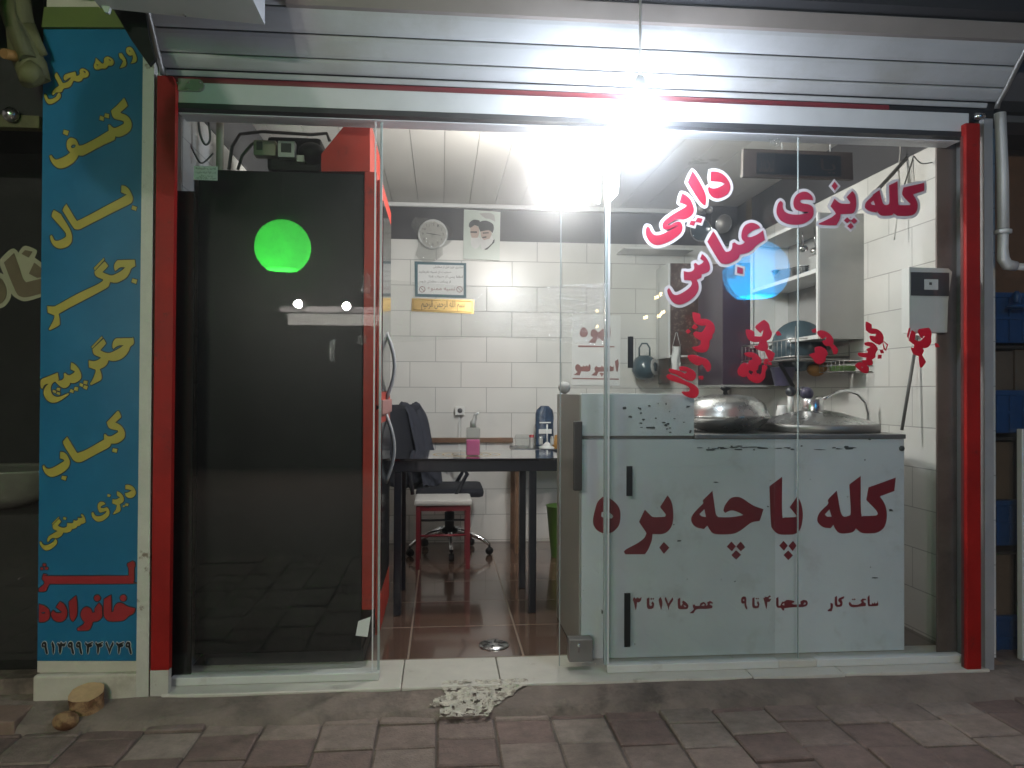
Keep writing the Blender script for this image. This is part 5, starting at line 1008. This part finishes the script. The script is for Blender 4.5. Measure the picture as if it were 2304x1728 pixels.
obj('stand_handle', MB().tube([q+Vector((0, 0, .04)), q+Vector((0, 0, .18))], .006), M['cabwhite'], cd_)
for dx, dy, m_, lab in ((-.05, -.02, 'steel', 'salt shaker left of the white stand handle'), (.035, -.03, 'dullsteel', 'pepper shaker right of the white stand handle')):
    sk = thing('shaker', q+Vector((dx, dy, 0)), lab, 'shaker', 'shakers in the condiment stand'); obj('shaker_glass', MB().lathe([(.016, .032), (.016, .07), (.013, .078)], q+Vector((dx, dy, 0)), 14), M['cabgrey'], sk); obj('shaker_cap', MB().lathe([(.0145, .079), (.013, .092), (0, .096)], q+Vector((dx, dy, 0)), 14), M[m_], sk)
q2 = W(1196, 1003, 2.55); q2.z = az; sk = thing('spice_jar', q2, 'red capped spice jar on the side table', 'jar')
obj('jar_body', MB().lathe([(.018, .001), (.019, .075), (.017, .08)], q2, 16), M['cabgrey'], sk); obj('jar_cap', MB().lathe([(.019, .081), (.019, .1), (.0, .103)], q2, 16), M['signred'], sk)
q3 = W(1176, 1002, 2.6); q3.z = az; obj('plastic_tub', MB().box((q3.x-.055, q3.y-.05, az+.001), (q3.x+.055, q3.y+.05, az+.10), .015), M['wrap'], label='clear plastic napkin tub at the left end of the side table', cat='tub')
q4 = W(1252, 1003, 2.5); q4.z = az; obj('lemon_bottle', MB().lathe([(.026, .001), (.032, .025), (.03, .06), (.014, .085), (.012, .1), (0, .102)], q4, 18), M['orange'], label='small yellow bottle at the right end of the side table', cat='bottle')
gr = W(1262, 1215, 2.3); obj('plastic_bin', MB().lathe([(.09, 0), (.125, .36), (.13, .365), (.12, .36), (.085, .01)], (W(1268, 1215, 2.35).x, 2.35, 0), 28), M['green'], label='green plastic bin on the floor beside the counter', cat='bin')
# floor drain
fd = thing('floor_drain', WZ(1111, 1452, .001), 'round steel floor drain cover just inside the doorstep', 'drain')
q = WZ(1111, 1452, .001)
obj('drain_cover', MB().lathe([(0, .008), (.066, .007), (.07, .001)], q, 30), M['steel'], fd)
sl = MB()
for k in range(6): a = math.pi*k/3+.3; d = Vector((math.cos(a), math.sin(a), 0)); sl.obox(q+d*.042+Vector((0, 0, .0085)), (.034, .008, .002), Matrix.Rotation(a, 3, 'Z'))
obj('drain_slot', sl, M['ink'], fd)

# =================================================================== LAMPS
def bulb(name, p, r, hgt, m_, label, cord_top):
    t_ = thing(name, p, label, 'lamp', 'bare white bulbs')
    obj('bulb', MB().lathe([(0, -hgt/2), (r*.55, -hgt*.49), (r*.9, -hgt*.42), (r, -hgt*.3), (r, hgt*.3), (r*.8, hgt*.42), (r*.4, hgt*.5)], p, 24), m_, t_)
    obj('lamp_holder', MB().lathe([(r*.42, hgt*.5), (r*.42, hgt*.5+.05), (r*.2, hgt*.5+.07)], p, 16), M['cabwhite'], t_)
    obj('cord', MB().tube([p+Vector((0, 0, hgt*.5+.06)), Vector((p.x, p.y, cord_top))], .005), M['cablewhite'], t_)
pa = W(1265, 395, .85); bulb('interior_bulb', pa, .065, .24, M['bulb'], 'glowing white bulb hanging from the shop ceiling behind the glass', ZC)
pb = W(1440, 285, -.22); bulb('outdoor_bulb', pb, .055, .26, M['bulbout'], 'glowing white bulb hanging outside in front of the shutter', f1.z+.1)

# =================================================================== LEFT NEIGHBOUR
ln = thing('neighbouring_shop', (-.9, .2, 0), 'dark closed shop front left of the blue banner with cream lettering on its window', 'shop')
LX = W(88, 800, .1).x
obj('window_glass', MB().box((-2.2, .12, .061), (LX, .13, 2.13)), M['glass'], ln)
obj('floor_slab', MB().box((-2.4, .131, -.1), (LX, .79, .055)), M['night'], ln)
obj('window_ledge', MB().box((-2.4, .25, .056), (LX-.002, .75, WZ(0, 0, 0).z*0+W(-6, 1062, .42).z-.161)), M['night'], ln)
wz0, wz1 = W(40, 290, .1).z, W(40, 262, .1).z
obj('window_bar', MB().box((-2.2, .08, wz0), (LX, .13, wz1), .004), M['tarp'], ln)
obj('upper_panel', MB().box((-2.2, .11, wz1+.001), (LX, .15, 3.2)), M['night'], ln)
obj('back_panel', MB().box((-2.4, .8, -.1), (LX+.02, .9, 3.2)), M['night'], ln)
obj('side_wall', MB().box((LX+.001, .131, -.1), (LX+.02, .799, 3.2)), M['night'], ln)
bq = W(-6, 1062, .42); obj('window_reflexion', MB().lathe([(.0, -.16), (.12, -.15), (.26, -.09), (.33, .01), (.34, .02), (.325, .015), (.2, .01), (0, .008)], bq, 36, sy=.7), M['reflexion'], label='solid stand-in for a pale reflection low in the dark neighbouring window', cat='reflexion')  # solid shape added for a pale reflection in the window
obj('sill', MB().box((-2.2, .02, -.06), (pl-.006, .119, .06)), M['concrete'], ln)
RN = (0, 530, .1085)
word('window_letters', RN, '0,500 200,300 290,270 350,310 380,360 470,240 560,215 740,290 765,350 720,460 860,560 870,1270 560,1360 420,1340 300,1270 235,1200 225,1280 170,1390 60,1490 -200,1560 -200,700 0,770 80,810 0,620', .115, M['lettercream'], ln)
word('window_letters_inner', RN, '80,560 290,360 400,660 470,880 540,970 780,910 850,900 860,1200 600,1270 440,1270 320,1150|520,300 670,330 590,455 445,380|710,560 870,680 860,860 770,880 600,790|-200,850 0,880 80,970 135,1130 110,1300 0,1420 -200,1480', .112, M['letterolive'], ln)
kb_ = W(25, 258, .06); obj('knob', MB().lathe([(.008, .03), (.012, .02), (.028, .008), (.03, -.01), (.02, -.024), (0, -.028)], kb_, 20, (0, 1, 0)), M['steel'], ln)
# tarpaulin bundle and timber at top left
tp_ = MB()
def lump(pts, r, y): tp_.tube([W(a, b, y+.01*i) for i, (a, b) in enumerate(pts)], r, 12)
lump([(30, -30), (38, 20), (45, 60), (55, 110), (70, 150), (80, 185)], [.055, .05, .045, .05, .055, .05], -.1)
lump([(15, -20), (20, 30), (40, 90), (60, 130)], [.03, .03, .03, .03], -.14)
lump([(55, 150), (70, 168), (85, 185)], [.04, .05, .03], -.12)
lump([(60, 60), (75, 90), (95, 125)], [.03, .03, .02], -.08)
for v in tp_.v: v += Vector((noise.noise(v*14), noise.noise(v*14+Vector((5, 0, 0))), noise.noise(v*14+Vector((0, 7, 0)))))*.016
obj('tarpaulin', tp_, M['tarp'], label='rolled olive tarpaulin hanging beside the top of the banner', cat='tarpaulin')
obj('timber_end', MB().tube([W(8, 120, -.16), W(40, 128, -.1), W(75, 140, -.02)], [.018, .02, .02], 10), M['ochre'], label='ochre timber pole end poking out of the tarpaulin', cat='timber')
obj('valance_board', MB().box((-2.2, -.35, W(50, 20, -.3).z), (pl-.05, -.28, 3.2)), M['tarp'], label='dark olive board above the neighbouring shop', cat='board')

# log and stones on the pavement
lgm = thing('cut_log', WZ(185, 1628, -.062), 'short sawn log with pale cut face standing before the banner', 'log')
q = WZ(187, 1624, -.062); lm = MB(); n = 18; prof = []
for h_, s_ in ((0, 1.0), (.05, 1.02), (.095, 1.0)):
    for k in range(n): a = 6.283*k/n; r_ = .058*s_*(1+.07*math.sin(2*a+1)+.05*math.sin(5*a)); prof.append(q+Vector((math.cos(a)*r_*1.0, math.sin(a)*r_*.9+.02, h_+(math.sin(a)*.02+.006 if h_ > .09 else 0))))
lm.add(prof, [(i*n+k, i*n+(k+1) % n, (i+1)*n+(k+1) % n, (i+1)*n+k) for i in range(2) for k in range(n)], True)
for v in lm.v: v += Vector((noise.noise(v*25), noise.noise(v*25+Vector((3, 0, 0))), 0))*.012
obj('bark', lm, M['bark'], lgm)
obj('cut_face', MB().add([p+Vector((0, 0, .0006)) for p in lm.v[2*n:3*n]], [tuple(range(n))]), M['woodpale'], lgm)
obj('stone', MB().ball(WZ(148, 1622, -.03), .045, 1, .8, .75), M['bark'], label='brown stone half hidden beside the cut log', cat='stone')
obj('concrete_slab', MB().box((-1.6, -.2, -.075), (W(66, 1560, -.1).x, -.02, -.015), .008), M['slab'], label='pinkish concrete slab at the foot of the neighbouring shop', cat='slab')

# =================================================================== RIGHT NEIGHBOUR
rn = thing('neighbouring_store', (3.9, .3, 0), 'dim shop window right of the red rail stacked with boxes', 'shop')
NX0 = W(2231, 900, .1).x; NX1 = NX0+1.2
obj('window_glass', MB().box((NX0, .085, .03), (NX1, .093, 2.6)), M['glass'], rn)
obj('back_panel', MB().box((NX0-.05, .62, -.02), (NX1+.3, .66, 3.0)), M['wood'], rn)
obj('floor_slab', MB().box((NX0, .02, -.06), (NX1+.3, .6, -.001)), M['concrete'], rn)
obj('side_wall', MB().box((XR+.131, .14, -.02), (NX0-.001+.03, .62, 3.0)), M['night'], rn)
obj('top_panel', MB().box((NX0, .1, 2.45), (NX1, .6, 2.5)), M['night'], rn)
wp = MB().box((W(2293, 1300, .07).x, .05, 0), (W(2293, 1300, .07).x+.09, .084, W(2293, 965, .07).z), .004); obj('window_post', wp, M['alu2'], rn)
zs = [(660, 772), (880, 975), (1128, 1228), (1388, 1480)]
for i, (a, b) in enumerate(zs):
    z1, z0 = W(2265, a, .2).z, W(2265, b, .2).z
    cr_ = MB().box((NX0+.012, .2, z0), (NX0+.42, .5, z1), .008).box((NX0+.005, .195, z1-.02), (NX0+.43, .5, z1+.004), .004)
    for q_ in range(6): cr_.box((NX0+.03+.065*q_, .192, z0+.012), (NX0+.042+.065*q_, .2005, z1-.022))
    cr_.box((NX0+.012, .1915, (z0+z1)/2-.006), (NX0+.42, .2003, (z0+z1)/2+.006))
    obj('blue_crate', cr_, M['bluebox'], label=['topmost blue plastic crate in the right shop window, under the white pipe', 'blue plastic crate second from the top in the right shop window', 'blue plastic crate third from the top in the right shop window', 'lowest blue plastic crate in the right shop window'][i], cat='crate', group='blue crates in the right shop window')
for i, (a, b) in enumerate([(776, 878), (980, 1124), (1234, 1384)]):
    z1, z0 = W(2265, a, .22).z, W(2265, b, .22).z
    obj('carton', MB().box((NX0+.02, .22, z0), (NX0+.2, .5, z1-.03), .004).box((NX0+.205, .215, z0), (NX0+.4, .5, z1-.02), .004), M['carton'], label=['brown carton pair under the topmost blue crate', 'brown carton pair between the middle blue crates', 'brown carton pair above the lowest blue crate'][i], cat='carton', group='brown cartons in the right shop window')
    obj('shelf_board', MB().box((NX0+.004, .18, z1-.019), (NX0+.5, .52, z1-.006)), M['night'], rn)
pv = thing('drain_pipe', W(2252, 520, 0), 'white plastic drain pipe with elbow outside the right shop window', 'pipe')
c = W(2251, 400, 0); ax_ = [W(2250, 255, 0), W(2256, 400, 0), W(2257, 515, 0)]
obj('pipe', MB().tube(ax_, .024, 14), M['pvc'], pv)
obj('collar', MB().lathe([(.025, 0), (.034, .003), (.034, .018), (.025, .021)], W(2257, 527, 0), 18), M['pvc'], pv)
obj('elbow', MB().tube([W(2257, 520, 0), W(2256, 560, 0), W(2257, 582, 0), W(2266, 596, 0), W(2285, 599, 0)], [.022, .022, .025, .025, .022], 12), M['pvc'], pv)
obj('pipe_arm', MB().tube([W(2280, 599, 0), W(2340, 603, 0)], .016, 12), M['pvc'], pv)
obj('soap_dish', MB().ball(W(2292, 690, .12), .05, 1.1, .7, .25).lathe([(.012, 0), (.02, .03), (.008, .05)], W(2288, 680, .12), 12), M['bluebox'], label='blue plastic dispenser hanging below the white drain pipe', cat='dispenser')

# =================================================================== STREET BEHIND THE CAMERA (seen in the glass)
def mirror(px, py, y): p = W(px, py, 2*GY-y); return Vector((p.x, y, p.z))
gl = thing('globe_lamp', mirror(636, 556, -2.6), 'lit green glass globe mirrored in the left pane', 'lamp', 'coloured globe lamps over the pavement')
def globe(t_, c, r, m_):
    pr = [(r*math.sin(a), -r*math.cos(a)) for a in [math.radians(34+146*i/16) for i in range(17)]]
    obj('globe', MB().lathe(pr, c, 36), m_, t_)
    globe_glow(m_, 9.0 if 'green' in m_.name else 7.0, c.z, r)
    obj('globe_mount', MB().lathe([(.05, r), (.05, r+.05), (.01, r+.06), (.01, r+.5)], c, 14), M['dullsteel'], t_)
gc = mirror(636, 556, -2.6); globe(gl, gc, 61/FPX*(2.6+2*GY-CAM.y-.08), M['greenglobe'])
bc_ = mirror(1706, 610, -2.6); bl_ = thing('globe_lamp', bc_, 'lit blue glass globe mirrored in the right panes beside the lettering', 'lamp', 'coloured globe lamps over the pavement')
globe(bl_, bc_, 72/FPX*(2.6+2*GY-CAM.y-.08), M['blueglobe'])
for i, (px, py) in enumerate(((673, 688), (781, 693))):
    p = mirror(px, py, -7.5); fl_ = thing('floodlight', p, ['left white floodlight across the street mirrored in the left pane', 'right white floodlight across the street mirrored in the left pane'][i], 'lamp', 'floodlights across the street')
    obj('lens', MB().ball(p, .032), M['flood'], fl_); obj('bracket', MB().box(p+Vector((-.06, -.14, -.02)), p+Vector((.06, -.05, .08))), M['night'], fl_)
    ld = bpy.data.lights.new('floodlight_beam', 'POINT'); ld.energy = FLOOD; ld.shadow_soft_size = .05; ld.color = (1, .92, .84)
    lo = bpy.data.objects.new('floodlight_beam', ld); COL.objects.link(lo); lo.location = p+Vector((0, .1, .02)); lo.parent = None
sg = W(1, 1, 1)
for i, (px, py) in enumerate(((1347, 698), (1347, 733), (1480, 668), (1487, 662), (1494, 702), (1486, 710), (1455, 713))):
    p = mirror(px, py, -6); t_ = thing('string_bulb', p, 'small warm bulb of the light string across the street mirrored in the glass', 'bulb', 'string light bulbs across the street')
    obj('bulb', MB().ball(p, .016, 1, 1, 1.4, 12), M['warm'], t_)
ob2 = thing('backdrop_building', (1, -9.5, 0), 'dark building added across the street to keep the glass reflections dark', 'building')
obj('facade', MB().box((-14, -9.8, -.2), (16, -9.5, 9)), M['night'], ob2)  # unseen facade put up to darken reflections and block low sky light
kp0, kp1 = mirror(648, 705, -7.6), mirror(1000, 735, -7.6)
obj('sign_panel', MB().box((kp0.x, -7.62, kp1.z), (kp1.x, -7.58, kp0.z)), M['cabwhite'], ob2)
obj('kiosk_roof', MB().box((kp0.x-.1, -9.5, kp0.z+.02), (kp1.x+2, -7.58, kp0.z+.1)), M['fascia2'], ob2)

# thin haze volume added to give the lamps a lens-like bloom
hz = bpy.data.materials.new('haze'); hz.use_nodes = True; t = hz.node_tree
for x in list(t.nodes):
    if x.type != 'OUTPUT_MATERIAL': t.nodes.remove(x)
vp = t.nodes.new('ShaderNodeVolumePrincipled'); vp.inputs['Color'].default_value = (.95, .96, 1, 1); vp.inputs['Density'].default_value = HAZE; vp.inputs['Anisotropy'].default_value = .94
t.links.new(vp.outputs[0], [x for x in t.nodes if x.type == 'OUTPUT_MATERIAL'][0].inputs['Volume'])
if HAZE > 0: obj('haze', MB().box((-31, -31, -1.2), (31, 31, 10)), hz, kind='stuff')
